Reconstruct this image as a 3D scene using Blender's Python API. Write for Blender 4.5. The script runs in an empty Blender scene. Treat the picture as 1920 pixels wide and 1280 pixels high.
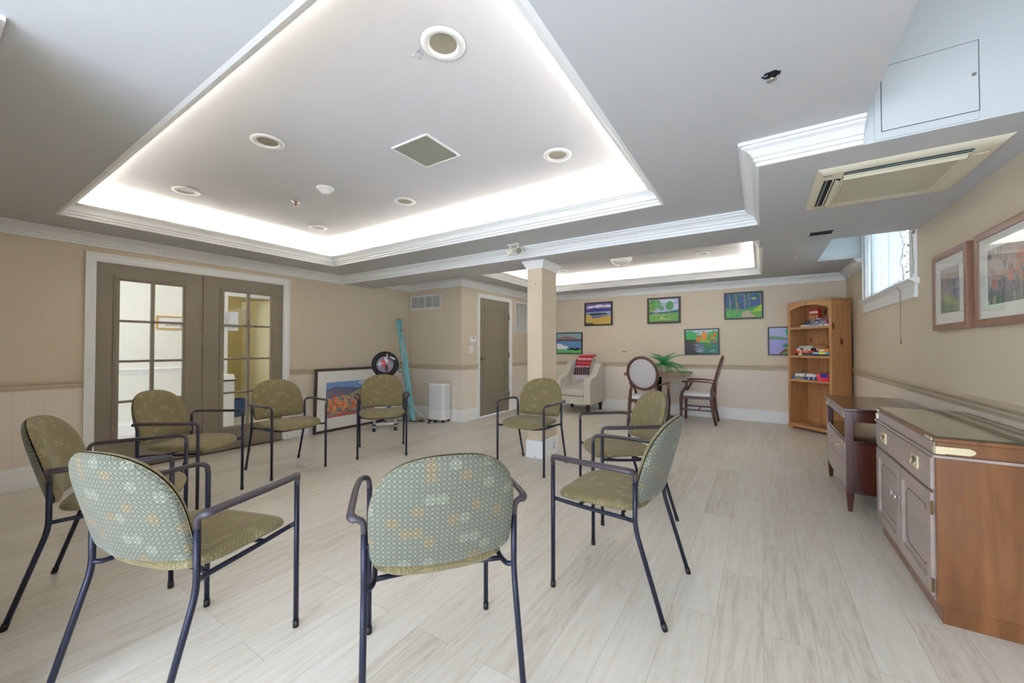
import bpy, bmesh, math, random
from mathutils import Vector, Matrix
random.seed(7)
PI = math.pi
C = bpy.context.scene.collection
scene = bpy.context.scene

# ---------------------------------------------------------------- camera, world, exposure
cam_d = bpy.data.cameras.new('camera')
cam = bpy.data.objects.new('camera', cam_d)
C.objects.link(cam)
cam_d.sensor_width = 36.0
cam_d.lens = 36.0 * 728 / 1920
cam_d.clip_start = 0.02
cam.location = (0, 0, 1.22)
cam.rotation_euler = (PI / 2 + math.atan(11 / 728), 0, math.atan(466 / 728))
scene.camera = cam

world = bpy.data.worlds.new('sky')
scene.world = world
world.use_nodes = True
bg = world.node_tree.nodes['Background']
bg.inputs[0].default_value = (0.70, 0.82, 1.0, 1)
bg.inputs[1].default_value = 4.5

vs = scene.view_settings
vs.view_transform = 'Standard'
vs.look = 'None'
vs.gamma = 1
vs.exposure = 1.12
vs.use_curve_mapping = False
scene.cycles.use_denoising = True
scene.cycles.max_bounces = 10
scene.cycles.diffuse_bounces = 7
scene.cycles.transparent_max_bounces = 16
scene.cycles.sample_clamp_indirect = 8


def portal(loc, rot, sx, sy):
    d = bpy.data.lights.new('window_portal', 'AREA')
    d.shape = 'RECTANGLE'; d.size = sx; d.size_y = sy
    d.cycles.is_portal = True
    o = bpy.data.objects.new('window_portal', d)
    o.location = loc; o.rotation_euler = rot
    C.objects.link(o)


# room dimensions (metres); camera stands at x=0 y=0
LX, RX, BY, NY = -5.34, 1.09, 7.585, 0.07
ZB, ZA, ZC = 2.18, 2.29, 2.34
COVE = 32.0
# daylight comes in through an unseen, added opening behind the camera and the windows in the right wall
portal((-0.50, -1.72, 1.15), (PI / 2, 0, PI), 3.0, 2.2)
portal((RX + 0.27, 0.85, 1.97), (0, PI / 2, 0), 0.36, 0.5)
portal((RX + 0.27, 5.42, 2.30), (0, PI / 2, 0), 1.1, 1.6)


# ---------------------------------------------------------------- materials
def s2l(c):
    return tuple(((v / 255) / 12.92 if v / 255 <= 0.04045 else ((v / 255 + 0.055) / 1.055) ** 2.4) for v in c[:3])


class NT:
    def __init__(s, name, rough=0.5, metal=0.0, spec=0.5):
        s.m = bpy.data.materials.new(name)
        s.m.use_nodes = True
        s.t = s.m.node_tree
        s.b = s.t.nodes['Principled BSDF']
        s.b.inputs['Roughness'].default_value = rough
        s.b.inputs['Metallic'].default_value = metal
        s.b.inputs['Specular IOR Level'].default_value = spec

    def n(s, typ, **kw):
        nd = s.t.nodes.new(typ)
        ins = kw.pop('i', {})
        for k, v in kw.items():
            setattr(nd, k, v)
        for k, v in ins.items():
            s.set(nd.inputs[k], v)
        return nd

    def set(s, sock, v):
        if isinstance(v, bpy.types.NodeSocket):
            s.t.links.new(v, sock)
        else:
            sock.default_value = v

    def math(s, op, a, b=None, c=None, clamp=False):
        nd = s.t.nodes.new('ShaderNodeMath')
        nd.operation = op
        nd.use_clamp = clamp
        s.set(nd.inputs[0], a)
        if b is not None: s.set(nd.inputs[1], b)
        if c is not None: s.set(nd.inputs[2], c)
        return nd.outputs[0]

    def mix(s, f, a, b, blend='MIX'):
        nd = s.t.nodes.new('ShaderNodeMix')
        nd.data_type = 'RGBA'
        nd.blend_type = blend
        s.set(nd.inputs[0], f)
        s.set(nd.inputs[6], a if isinstance(a, bpy.types.NodeSocket) else (*a[:3], 1))
        s.set(nd.inputs[7], b if isinstance(b, bpy.types.NodeSocket) else (*b[:3], 1))
        return nd.outputs[2]

    def obj(s):
        return s.n('ShaderNodeTexCoord').outputs['Object']

    def mapping(s, v, scale=(1, 1, 1), loc=(0, 0, 0), rot=(0, 0, 0)):
        return s.n('ShaderNodeMapping', i={'Vector': v, 'Scale': scale, 'Location': loc, 'Rotation': rot}).outputs[0]

    def noise(s, v, scale, detail=3, rough=0.5, dist=0.0):
        return s.n('ShaderNodeTexNoise', i={'Vector': v, 'Scale': scale, 'Detail': detail, 'Roughness': rough, 'Distortion': dist}).outputs[0]

    def ramp(s, f, stops):
        nd = s.t.nodes.new('ShaderNodeValToRGB')
        cr = nd.color_ramp
        while len(cr.elements) < len(stops): cr.elements.new(0.5)
        for e, (p, c) in zip(cr.elements, stops):
            e.position = p; e.color = (*c[:3], 1)
        s.set(nd.inputs[0], f)
        return nd.outputs[0]

    def col(s, v):
        s.set(s.b.inputs['Base Color'], v if isinstance(v, bpy.types.NodeSocket) else (*v[:3], 1))

    def bump(s, h, strength=0.2, dist=0.001):
        nd = s.n('ShaderNodeBump', i={'Height': h, 'Strength': strength, 'Distance': dist})
        s.t.links.new(nd.outputs[0], s.b.inputs['Normal'])


_pm = {}


def paint(rgb, rough=0.5, metal=0.0, var=0.03, scale=6, name=None, spec=0.5, bump=0.0):
    """painted / plain surface with faint mottling; rgb is the sRGB colour"""
    k = (tuple(rgb), rough, metal, var, scale, spec, bump)
    if k in _pm: return _pm[k]
    q = NT(name or 'surface', rough, metal, spec)
    c = s2l(rgb)
    n = q.noise(q.obj(), scale, 4)
    f = q.math('MULTIPLY', q.math('SUBTRACT', n, 0.5), 2 * var)
    f = q.math('ADD', f, 1.0)
    hsv = q.n('ShaderNodeHueSaturation', i={'Value': f, 'Color': (*c, 1)})
    q.col(hsv.outputs[0])
    if bump:
        q.bump(q.noise(q.obj(), 260, 2), bump, 0.001)
    _pm[k] = q.m
    return q.m


def emit(rgb, strength, name='glow'):
    q = NT(name, 0.5)
    q.col((0.8, 0.8, 0.8))
    q.b.inputs['Emission Color'].default_value = (*rgb, 1)
    q.b.inputs['Emission Strength'].default_value = strength
    return q.m


def glass_mat(name, tint=(1, 1, 1), refl=0.35):
    q = NT(name)
    t = q.t
    tr = q.n('ShaderNodeBsdfTransparent', i={0: (*tint, 1)})
    gl = q.n('ShaderNodeBsdfGlossy', i={'Roughness': 0.02, 0: (1, 1, 1, 1)})
    fr = q.n('ShaderNodeFresnel', i={'IOR': 1.45})
    bf = q.n('ShaderNodeNewGeometry').outputs['Backfacing']
    f = q.math('MULTIPLY', q.math('MULTIPLY', fr.outputs[0], refl, clamp=True), q.math('SUBTRACT', 1.0, bf))
    mx = q.n('ShaderNodeMixShader', i={0: f, 1: tr.outputs[0], 2: gl.outputs[0]})
    t.links.new(mx.outputs[0], t.nodes['Material Output'].inputs[0])
    return q.m


def wood(name, light, dark, rough=0.4, axis='Z', scale=3.0, knots=0.0, stretch=9.0, knotcol=(90, 45, 20), coat=0.0, blotch=0.3):
    q = NT(name, rough)
    v = q.obj()
    sc = {'X': (1 / stretch, 1, 1), 'Y': (1, 1 / stretch, 1), 'Z': (1, 1, 1 / stretch)}[axis]
    m = q.mapping(v, sc)
    n1 = q.noise(m, scale * 9, 6, 0.6, 0.6)
    n2 = q.noise(m, scale * 2.5, 3, 0.5, 1.2)
    w = q.math('FRACT', q.math('MULTIPLY', n2, 7.0))
    w = q.math('ABSOLUTE', q.math('SUBTRACT', w, 0.5))
    f = q.math('ADD', q.math('MULTIPLY', n1, 0.7), q.math('MULTIPLY', w, blotch))
    c = q.mix(q.math('MULTIPLY', q.math('SUBTRACT', f, 0.22), 1.9, clamp=True), s2l(dark), s2l(light))
    if knots:
        km = q.mapping(v, {'X': (0.45, 1, 1), 'Y': (1, 0.45, 1), 'Z': (1, 1, 0.55)}[axis])
        vor = q.n('ShaderNodeTexVoronoi', i={'Vector': km, 'Scale': 5.5, 'Randomness': 1.0})
        k = q.math('SUBTRACT', knots, vor.outputs[0])
        k = q.math('MULTIPLY', k, 14.0, clamp=True)
        pick = q.math('GREATER_THAN', q.n('ShaderNodeSeparateColor', i={0: vor.outputs[1]}).outputs[0], 0.45)
        c = q.mix(q.math('MULTIPLY', k, pick), c, s2l(knotcol))
    q.col(c)
    if coat:
        q.b.inputs['Coat Weight'].default_value = coat
        q.b.inputs['Coat Roughness'].default_value = 0.12
    q.bump(n1, 0.08, 0.001)
    return q.m


M = {}
M['ceiling'] = paint((196, 197, 199), 0.75, var=0.012, name='ceiling_paint')
M['trim'] = paint((240, 241, 240), 0.45, var=0.01, name='white_trim_paint')
M['ceiling_white'] = paint((208, 208, 212), 0.8, var=0.01, name='tray_ceiling_paint')
M['trimwall'] = paint((196, 182, 158), 0.5, var=0.015, name='tan_rail_paint')
M['taupe'] = paint((134, 124, 108), 0.5, var=0.02, name='taupe_door_paint')
M['black_metal'] = paint((28, 31, 52), 0.34, 0.25, var=0.1, scale=40, name='dark_chair_tube')
M['armpad'] = paint((62, 56, 62), 0.38, var=0.08, scale=30, name='arm_pad_plastic')
M['chrome'] = paint((205, 203, 198), 0.22, 0.95, var=0.02, name='brushed_nickel')
M['brass'] = paint((214, 203, 166), 0.32, 0.55, var=0.06, name='old_brass')
M['darkbrass'] = paint((110, 90, 58), 0.3, 0.8, var=0.08, name='dark_brass')
M['white_plastic'] = paint((232, 232, 230), 0.4, var=0.01, name='white_plastic')
M['black'] = paint((22, 22, 24), 0.5, var=0.05, name='black_plastic')
M['glass'] = glass_mat('clear_glass')
M['picglass'] = glass_mat('picture_glass', refl=1.0)


def wall_mat():
    q = NT('tan_wall_paint', 0.7)
    n = q.noise(q.obj(), 1.3, 3)
    q.col(q.mix(n, s2l((210, 197, 176)), s2l((215, 203, 183))))
    q.bump(q.noise(q.obj(), 220, 2), 0.06, 0.001)
    return q.m


def dado_mat():
    q = NT('plaid_wallpaper', 0.75)
    v = q.obj()
    sp = q.n('ShaderNodeSeparateXYZ', i={0: v})
    h = q.math('ADD', sp.outputs[0], sp.outputs[1])
    tot = None
    for coord, per, w in ((h, 0.17, 0.008), (sp.outputs[2], 0.17, 0.008), (h, 0.034, 0.07), (sp.outputs[2], 0.034, 0.07)):
        fr = q.math('FRACT', q.math('DIVIDE', coord, per))
        d = q.math('ABSOLUTE', q.math('SUBTRACT', fr, 0.5))
        l = q.math('LESS_THAN', d, w * 2.2)
        l = q.math('MULTIPLY', l, 0.28 if per > 0.1 else 0.09)
        tot = l if tot is None else q.math('ADD', tot, l)
    n = q.noise(q.mapping(v, (1, 1, 1)), 9, 3)
    f = q.math('MULTIPLY', tot, q.math('ADD', n, 0.2), clamp=True)
    q.col(q.mix(f, s2l((231, 221, 208)), s2l((208, 197, 183))))
    return q.m


def floor_mat():
    q = NT('pale_oak_planks', 0.36)
    v = q.obj()
    sp = q.n('ShaderNodeSeparateXYZ', i={0: v})
    vec = q.n('ShaderNodeCombineXYZ', i={0: sp.outputs[1], 1: sp.outputs[0], 2: 0.0}).outputs[0]
    br = q.n('ShaderNodeTexBrick', offset=0.37, offset_frequency=2, squash=1.0,
             i={'Vector': vec, 'Color1': (0, 0, 0, 1), 'Color2': (1, 1, 1, 1), 'Mortar': (0.5, 0.5, 0.5, 1), 'Scale': 1.0,
                'Mortar Size': 0.0013, 'Mortar Smooth': 0.1, 'Bias': 0.0, 'Brick Width': 1.22, 'Row Height': 0.182})
    pid = q.n('ShaderNodeSeparateColor', i={0: br.outputs[0]}).outputs[0]
    off = q.n('ShaderNodeCombineXYZ', i={0: q.math('MULTIPLY', pid, 37.0), 1: q.math('MULTIPLY', pid, 11.0), 2: pid}).outputs[0]
    va = q.n('ShaderNodeVectorMath', operation='ADD', i={0: vec, 1: off}).outputs[0]
    grain = q.noise(q.mapping(va, (1.1, 16, 1)), 2.4, 7, 0.62, 0.5)
    fine = q.noise(q.mapping(va, (3, 95, 1)), 3.0, 4, 0.7)
    figure = q.noise(q.mapping(va, (0.8, 5, 1)), 1.6, 3, 0.5, 1.0)
    ring = q.math('ABSOLUTE', q.math('SUBTRACT', q.math('FRACT', q.math('MULTIPLY', figure, 9.0)), 0.5))
    f = q.math('ADD', q.math('MULTIPLY', grain, 0.62), q.math('MULTIPLY', fine, 0.22))
    f = q.math('ADD', f, q.math('MULTIPLY', ring, 0.16))
    f = q.math('ADD', f, q.math('MULTIPLY', q.math('SUBTRACT', pid, 0.5), 0.17))
    c = q.ramp(f, [(0.22, s2l((186, 177, 162))), (0.40, s2l((212, 205, 193))), (0.58, s2l((222, 217, 208))), (0.80, s2l((229, 226, 219)))])
    knot = q.n('ShaderNodeTexVoronoi', i={'Vector': q.mapping(va, (1.1, 3.0, 1)), 'Scale': 1.3})
    k = q.math('MULTIPLY', q.math('SUBTRACT', 0.075, knot.outputs[0]), 9.0, clamp=True)
    c = q.mix(q.math('MULTIPLY', k, 0.6), c, s2l((128, 108, 86)))
    c = q.mix(q.math('MULTIPLY', br.outputs[1], 0.5), c, s2l((150, 138, 120)))
    q.col(c)
    q.set(q.b.inputs['Roughness'], q.math('ADD', q.math('MULTIPLY', grain, 0.16), 0.30))
    q.bump(q.math('SUBTRACT', grain, q.math('MULTIPLY', br.outputs[1], 0.6)), 0.10, 0.001)
    return q.m


def fabric_mat(name, base, base2, warm, pale, line, plane='XZ', linew=0.05, lstr=0.75):
    """woven circle-and-grid pattern, cell 16 mm, with random patches of other colours"""
    q = NT(name, 0.85, spec=0.2)
    v = q.obj()
    sp = q.n('ShaderNodeSeparateXYZ', i={0: v})
    a = sp.outputs[0]
    b = sp.outputs[2] if plane == 'XZ' else sp.outputs[1]
    cell = 0.0165
    u = q.math('DIVIDE', a, cell); w = q.math('DIVIDE', b, cell)
    fu = q.math('SUBTRACT', q.math('FRACT', u), 0.5); fw = q.math('SUBTRACT', q.math('FRACT', w), 0.5)
    au = q.math('ABSOLUTE', fu); aw = q.math('ABSOLUTE', fw)

    def line_at(d, wdt):
        return q.math('MULTIPLY', q.math('SUBTRACT', 1.0, q.math('DIVIDE', q.math('ABSOLUTE', d), wdt), clamp=True), 1.8, clamp=True)
    r = q.math('SQRT', q.math('ADD', q.math('POWER', au, 2), q.math('POWER', aw, 2)))
    iu = q.math('SUBTRACT', 0.5, au); iw = q.math('SUBTRACT', 0.5, aw)
    r2 = q.math('SQRT', q.math('ADD', q.math('POWER', iu, 2), q.math('POWER', iw, 2)))
    L = line_at(q.math('SUBTRACT', r, 0.42), linew)
    for d in (q.math('SUBTRACT', r2, 0.36), fu, fw):
        L = q.math('MAXIMUM', L, line_at(d, linew))
    L = q.math('MAXIMUM', L, q.math('MULTIPLY', line_at(q.math('SUBTRACT', au, aw), linew), 0.7))
    # patches: 2 x 2 cell blossoms picked at random
    c2 = cell * 2.3
    pu = q.math('DIVIDE', a, c2); pw = q.math('DIVIDE', b, c2)
    cell_id = q.n('ShaderNodeCombineXYZ', i={0: q.math('FLOOR', pu), 1: q.math('FLOOR', pw), 2: 0.0}).outputs[0]
    wn = q.n('ShaderNodeTexWhiteNoise', noise_dimensions='3D', i={0: cell_id})
    rnd = wn.outputs[0]
    du = q.math('SUBTRACT', q.math('FRACT', pu), 0.5); dw = q.math('SUBTRACT', q.math('FRACT', pw), 0.5)
    rp = q.math('SQRT', q.math('ADD', q.math('POWER', du, 2), q.math('POWER', dw, 2)))
    inside = q.math('LESS_THAN', rp, 0.5)
    isw = q.math('MULTIPLY', q.math('GREATER_THAN', rnd, 0.88), inside)
    isp = q.math('MULTIPLY', q.math('LESS_THAN', rnd, 0.09), inside)
    n = q.noise(v, 14, 3)
    c = q.mix(n, s2l(base), s2l(base2))
    c = q.mix(q.math('MULTIPLY', isw, 0.75), c, s2l(warm))
    c = q.mix(q.math('MULTIPLY', isp, 0.6), c, s2l(pale))
    weave = q.noise(q.mapping(v, (260, 260, 900)), 1.0, 2)
    c = q.mix(q.math('MULTIPLY', q.math('SUBTRACT', weave, 0.4), 0.5, clamp=True), c, s2l(pale))
    c = q.mix(q.math('MULTIPLY', L, lstr), c, s2l(line))
    q.col(c)
    q.b.inputs['Sheen Weight'].default_value = 0.15
    q.bump(q.math('SUBTRACT', weave, q.math('MULTIPLY', L, 0.5)), 0.25, 0.001)
    return q.m


M['wall'] = wall_mat()
M['dado'] = dado_mat()
M['floor'] = floor_mat()
OL = dict(base=(140, 128, 88), base2=(150, 138, 98), warm=(164, 146, 102), pale=(174, 164, 124), line=(60, 56, 40))
M['fab_front'] = fabric_mat('olive_circle_fabric', plane='XZ', linew=0.085, lstr=0.55, **OL)
M['fab_seat'] = fabric_mat('olive_circle_fabric_seat', plane='XY', linew=0.085, lstr=0.55, **OL)
M['fab_back'] = fabric_mat('cool_lit_circle_fabric', plane='XZ', linew=0.08, lstr=0.72,  # olive fabric again, cool daylight on the chair backs mixed into its colour
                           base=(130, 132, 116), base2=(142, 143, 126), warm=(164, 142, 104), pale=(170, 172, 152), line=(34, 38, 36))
M['pine'] = wood('knotty_pine', (206, 160, 110), (174, 122, 76), 0.45, 'Z', 2.2, knots=0.19, knotcol=(104, 52, 24))
M['pine_h'] = wood('knotty_pine_board', (206, 160, 110), (176, 126, 80), 0.45, 'X', 2.2, knots=0.08, knotcol=(110, 60, 28))
M['walnut'] = wood('brown_walnut_veneer', (150, 98, 54), (100, 61, 30), 0.33, 'Z', 1.2, knots=0.0, stretch=7, coat=0.25)
M['walnut_front_sheen'] = wood('walnut_front_sheen', (182, 166, 158), (152, 134, 126), 0.3, 'Y', 1.6, stretch=8, coat=0.6, blotch=0.15)  # cool glossy reflection on the fronts lightened into the walnut colour
M['mahog'] = wood('dark_mahogany', (92, 44, 30), (44, 16, 12), 0.22, 'X', 1.6, coat=0.7)
M['mahog_leg'] = wood('dark_mahogany_upright', (104, 52, 32), (58, 24, 16), 0.22, 'Z', 1.2, coat=0.6, blotch=.1)
M['mahog_front_sheen'] = wood('mahogany_front_reflection', (170, 152, 148), (144, 124, 120), 0.3, 'Y', 1.6, coat=0.5, blotch=0.12)  # grey reflection on the drawer fronts painted into the wood colour
M['dinewood'] = wood('red_brown_chair_wood', (112, 74, 62), (76, 44, 36), 0.35, 'Z', 3)
M['tablewood'] = wood('brown_table_wood', (168, 134, 100), (120, 88, 60), 0.4, 'X', 2)
M['framewood'] = wood('brown_frame_wood', (164, 128, 112), (132, 96, 80), 0.35, 'Z', 3, blotch=0.1)


# ---------------------------------------------------------------- mesh helpers
class MB:
    """collects shapes, build() links them as ONE mesh object"""

    def __init__(s):
        s.v = []; s.f = []; s.mi = []; s.sm = []

    def add(s, vs, fs, mi=0, smooth=False, mat=None):
        o = len(s.v)
        if mat is not None: vs = [mat @ Vector(p) for p in vs]
        s.v += [tuple(p) for p in vs]
        for f in fs:
            s.f.append([i + o for i in f]); s.mi.append(mi); s.sm.append(smooth)
        return s

    def box(s, x0, x1, y0, y1, z0, z1, mi=0, mat=None):
        vs = [(x0, y0, z0), (x1, y0, z0), (x1, y1, z0), (x0, y1, z0), (x0, y0, z1), (x1, y0, z1), (x1, y1, z1), (x0, y1, z1)]
        fs = [(0, 3, 2, 1), (4, 5, 6, 7), (0, 1, 5, 4), (1, 2, 6, 5), (2, 3, 7, 6), (3, 0, 4, 7)]
        return s.add(vs, fs, mi, mat=mat)

    def quad(s, a, b, c, d, mi=0):
        return s.add([a, b, c, d], [(0, 1, 2, 3)], mi)

    def prism(s, poly, axis, a, b, mi=0, mat=None, smooth=False):
        """2-D polygon extruded along axis between a and b. axis X: poly=(y,z); Y: (x,z); Z: (x,y)"""
        def P(p, t):
            return {'X': (t, p[0], p[1]), 'Y': (p[0], t, p[1]), 'Z': (p[0], p[1], t)}[axis]
        n = len(poly)
        vs = [P(p, a) for p in poly] + [P(p, b) for p in poly]
        fs = [tuple(range(n))[::-1], tuple(range(n, 2 * n))]
        s.add(vs, fs, mi, mat=mat)
        s.add(vs, [(i, (i + 1) % n, n + (i + 1) % n, n + i) for i in range(n)], mi, smooth, mat=mat)
        return s

    def tube(s, pts, r, seg=10, closed=False, mi=0, flat=1.0, cap=True, mat=None, up=(0, 0, 1)):
        """round tube through pts; r number or list; flat<1 squashes the height"""
        pts = [Vector(p) for p in pts]
        n = len(pts)
        rs = r if isinstance(r, (list, tuple)) else [r] * n
        fl = flat if isinstance(flat, (list, tuple)) else [flat] * n
        vs = []
        prev = None
        for i, p in enumerate(pts):
            if closed:
                t = (pts[(i + 1) % n] - pts[i - 1])
            else:
                t = pts[min(i + 1, n - 1)] - pts[max(i - 1, 0)]
            t.normalize()
            if prev is None:
                u = Vector(up)
                if abs(t.dot(u)) > 0.95: u = Vector((0, 1, 0)) if abs(t.y) < 0.9 else Vector((1, 0, 0))
                a = t.cross(u).normalized()
            else:
                a = (prev - t * prev.dot(t)).normalized()
            prev = a
            bb = a.cross(t).normalized()
            for k in range(seg):
                an = 2 * PI * k / seg
                vs.append(p + a * math.cos(an) * rs[i] + bb * math.sin(an) * rs[i] * fl[i])
        fs = []
        for i in range(n if closed else n - 1):
            j = (i + 1) % n
            for k in range(seg):
                l = (k + 1) % seg
                fs.append((i * seg + k, i * seg + l, j * seg + l, j * seg + k))
        s.add(vs, fs, mi, True, mat=mat)
        if not closed and cap:
            o = len(s.v) - n * seg
            s.f.append([o + k for k in range(seg)]); s.mi.append(mi); s.sm.append(False)
            s.f.append([o + (n - 1) * seg + k for k in range(seg)][::-1]); s.mi.append(mi); s.sm.append(False)
        return s

    def lathe(s, prof, seg=24, c=(0, 0, 0), mi=0, mat=None, smooth=True):
        """prof: list of (r, z)"""
        vs = []
        for r, z in prof:
            for k in range(seg):
                an = 2 * PI * k / seg
                vs.append((c[0] + r * math.cos(an), c[1] + r * math.sin(an), c[2] + z))
        fs = []
        for i in range(len(prof) - 1):
            for k in range(seg):
                l = (k + 1) % seg
                fs.append((i * seg + k, i * seg + l, (i + 1) * seg + l, (i + 1) * seg + k))
        s.add(vs, fs, mi, smooth, mat=mat)
        return s

    def sweep(s, path, prof, closed=False, mi=0, side=1, caps=True):
        """profile (out, z) swept along a horizontal path with mitred corners; out points to the RIGHT of travel"""
        n = len(path); m = len(prof)
        vs = []
        for i in range(n):
            p = Vector((path[i][0], path[i][1]))
            def nrm(a, b):
                d = (Vector(b[:2]) - Vector(a[:2])).normalized()
                return Vector((d.y, -d.x)) * side
            if closed or 0 < i < n - 1:
                n1 = nrm(path[i - 1], path[i]); n2 = nrm(path[i], path[(i + 1) % n])
                mt = (n1 + n2); mt = mt / max(1e-6, (1 + n1.dot(n2)))
            elif i == 0: mt = nrm(path[0], path[1])
            else: mt = nrm(path[-2], path[-1])
            for o, z in prof:
                q = p + mt * o
                vs.append((q.x, q.y, z))
        fs = []
        for i in range(n if closed else n - 1):
            j = (i + 1) % n
            for k in range(m):
                l = (k + 1) % m
                fs.append((i * m + k, j * m + k, j * m + l, i * m + l))
        if caps and not closed:
            fs.append(tuple(range(m))); fs.append(tuple((n - 1) * m + k for k in range(m))[::-1])
        return s.add(vs, fs, mi)

    def grid(s, fn, nu, nv, mi=0, closeu=False, smooth=True, mat=None):
        vs = [fn(i / (nu if closeu else nu - 1), j / (nv - 1)) for j in range(nv) for i in range(nu)]
        fs = []
        for j in range(nv - 1):
            for i in range(nu if closeu else nu - 1):
                k = (i + 1) % nu
                fs.append((j * nu + i, j * nu + k, (j + 1) * nu + k, (j + 1) * nu + i))
        return s.add(vs, fs, mi, smooth, mat=mat)

    def build(s, name, mats, parent=None, bevel=0.0, seg=2, fix=True, subsurf=0):
        me = bpy.data.meshes.new(name)
        me.from_pydata(s.v, [], s.f)
        for m in (mats if isinstance(mats, (list, tuple)) else [mats]): me.materials.append(m)
        for p, mi, sm in zip(me.polygons, s.mi, s.sm):
            p.material_index = mi; p.use_smooth = sm
        if fix:
            b = bmesh.new(); b.from_mesh(me)
            bmesh.ops.recalc_face_normals(b, faces=b.faces)
            b.to_mesh(me); b.free()
        me.update()
        o = bpy.data.objects.new(name, me)
        C.objects.link(o)
        if parent is not None: o.parent = parent
        if bevel:
            md = o.modifiers.new('bevel', 'BEVEL'); md.width = bevel; md.segments = seg; md.limit_method = 'ANGLE'
            md.angle_limit = math.radians(40)
            for p in me.polygons: p.use_smooth = True
            md.harden_normals = False
            w = o.modifiers.new('wn', 'WEIGHTED_NORMAL'); w.keep_sharp = True
        if subsurf:
            md = o.modifiers.new('sub', 'SUBSURF'); md.levels = subsurf; md.render_levels = subsurf
        return o


def thing(name, label, cat, loc=(0, 0, 0), rz=0.0, group=None, rot=None):
    o = bpy.data.objects.new(name, None)
    o.empty_display_size = 0.1
    C.objects.link(o)
    o.location = loc
    o.rotation_euler = rot if rot else (0, 0, rz)
    return tag(o, label, cat, group)


def tag(o, label, cat, group=None):
    o['label'] = label; o['category'] = cat
    if group: o['group'] = group
    return o


def struct(o, label=None):
    o['kind'] = 'structure'
    if label: o['label'] = label
    return o


def arc(c, r, a0, a1, n, plane='YZ', const=0.0):
    out = []
    for i in range(n + 1):
        a = a0 + (a1 - a0) * i / n
        p = (c[0] + r * math.cos(a), c[1] + r * math.sin(a))
        out.append({'YZ': (const, p[0], p[1]), 'XZ': (p[0], const, p[1]), 'XY': (p[0], p[1], const)}[plane])
    return out


def rounded(pts, r, n=5):
    """polyline with rounded inner corners"""
    pts = [Vector(p) for p in pts]
    out = [pts[0]]
    for i in range(1, len(pts) - 1):
        a, b, c = pts[i - 1], pts[i], pts[i + 1]
        rr = r[i] if isinstance(r, (list, tuple)) else r
        d1 = (a - b); d2 = (c - b)
        k = min(rr, d1.length * 0.49, d2.length * 0.49)
        p0 = b + d1.normalized() * k; p1 = b + d2.normalized() * k
        for j in range(n + 1):
            t = j / n
            out.append(p0 * (1 - t) ** 2 + b * 2 * t * (1 - t) + p1 * t * t)
    out.append(pts[-1])
    return out


def text_mesh(name, body, size, mat, parent, loc, rot, extr=0.0004, align='CENTER', sx=1.0):
    cu = bpy.data.curves.new(name, 'FONT')
    cu.body = body; cu.size = size; cu.extrude = extr
    cu.align_x = align; cu.align_y = 'CENTER'
    o = bpy.data.objects.new(name, cu)
    cu.materials.append(mat)
    C.objects.link(o)
    o.location = loc; o.rotation_euler = rot; o.scale = (sx, 1, 1)
    me = bpy.data.meshes.new_from_object(o)
    n = bpy.data.objects.new(name, me); C.objects.link(n)
    n.location = loc; n.rotation_euler = rot; n.scale = (sx, 1, 1)
    bpy.data.objects.remove(o)
    if parent is not None: n.parent = parent
    return n


# ---------------------------------------------------------------- room shell
def wall(name, axis, pos, a0, a1, z0, z1, thick, holes=(), dado=True, label=None):
    """wall in the plane axis=pos, from a0 to a1 along the other axis; thick extends away from the room. holes: (a0,a1,z0,z1)"""
    mb = MB()
    As = sorted({a0, a1, *[h[0] for h in holes], *[h[1] for h in holes]})
    Zs = sorted({z0, z1, *([0.88] if dado and z0 < 0.88 else []), *[h[2] for h in holes], *[h[3] for h in holes]})
    As = [a for a in As if a0 <= a <= a1]; Zs = [z for z in Zs if z0 <= z <= z1]
    lo, hi = min(pos, pos + thick), max(pos, pos + thick)
    for i in range(len(As) - 1):
        for j in range(len(Zs) - 1):
            ca = (As[i] + As[i + 1]) / 2; cz = (Zs[j] + Zs[j + 1]) / 2
            if any(h[0] < ca < h[1] and h[2] < cz < h[3] for h in holes): continue
            mi = 1 if (dado and cz < 0.88) else 0
            if axis == 'X': mb.box(lo, hi, As[i], As[i + 1], Zs[j], Zs[j + 1], mi)
            else: mb.box(As[i], As[i + 1], lo, hi, Zs[j], Zs[j + 1], mi)
    return struct(mb.build(name, [M['wall'], M['dado']], fix=False), label)


# floor (runs on into the corridor beyond the french doors)
fl = MB(); fl.box(-9.2, 1.3, -1.8, 7.8, -0.08, 0.0)
struct(fl.build('floor', M['floor']), 'pale oak plank floor')

DL0, DL1, DH = 0.965, 2.71, 2.055       # french door opening in the left wall
wall('wall_left', 'X', LX, NY - 0.12, 5.0, 0, 2.75, -0.12, [(DL0, DL1, 0, DH)])
wall('wall_back', 'Y', BY, -4.24, 1.2, 0, 2.75, 0.12)
BD0, BD1, BDH = 5.385, 6.34, 2.10        # door in the bay side wall
wall('wall_bay_front', 'Y', 4.9, LX - 0.02, -4.12, 0, 2.75, 0.10)
wall('wall_bay_side', 'X', -4.12, 5.0, BY, 0, 2.75, -0.10, [(BD0, BD1, 0, BDH)])
WY0, WY1, WZ0, WZ1 = 4.60, 6.24, 1.79, 2.78
wall('wall_right', 'X', RX, -1.8, BY + 0.12, 0, 3.1, 0.30, [(WY0, WY1, WZ0, WZ1), (0.60, 1.10, WZ0, 2.15)])
wall('wall_near', 'Y', NY, LX, -2.05, 0, 2.75, -0.12)
wall('wall_alcove_left', 'X', -2.17, -1.8, NY - 0.12, 0, 2.75, 0.12)
wall('wall_alcove_back', 'Y', -1.7, -2.17, RX, 0, 2.75, -0.12, [(-1.95, 0.95, 0.05, 2.15)])  # unseen opening, added and widened to fill the front with cool daylight

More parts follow.
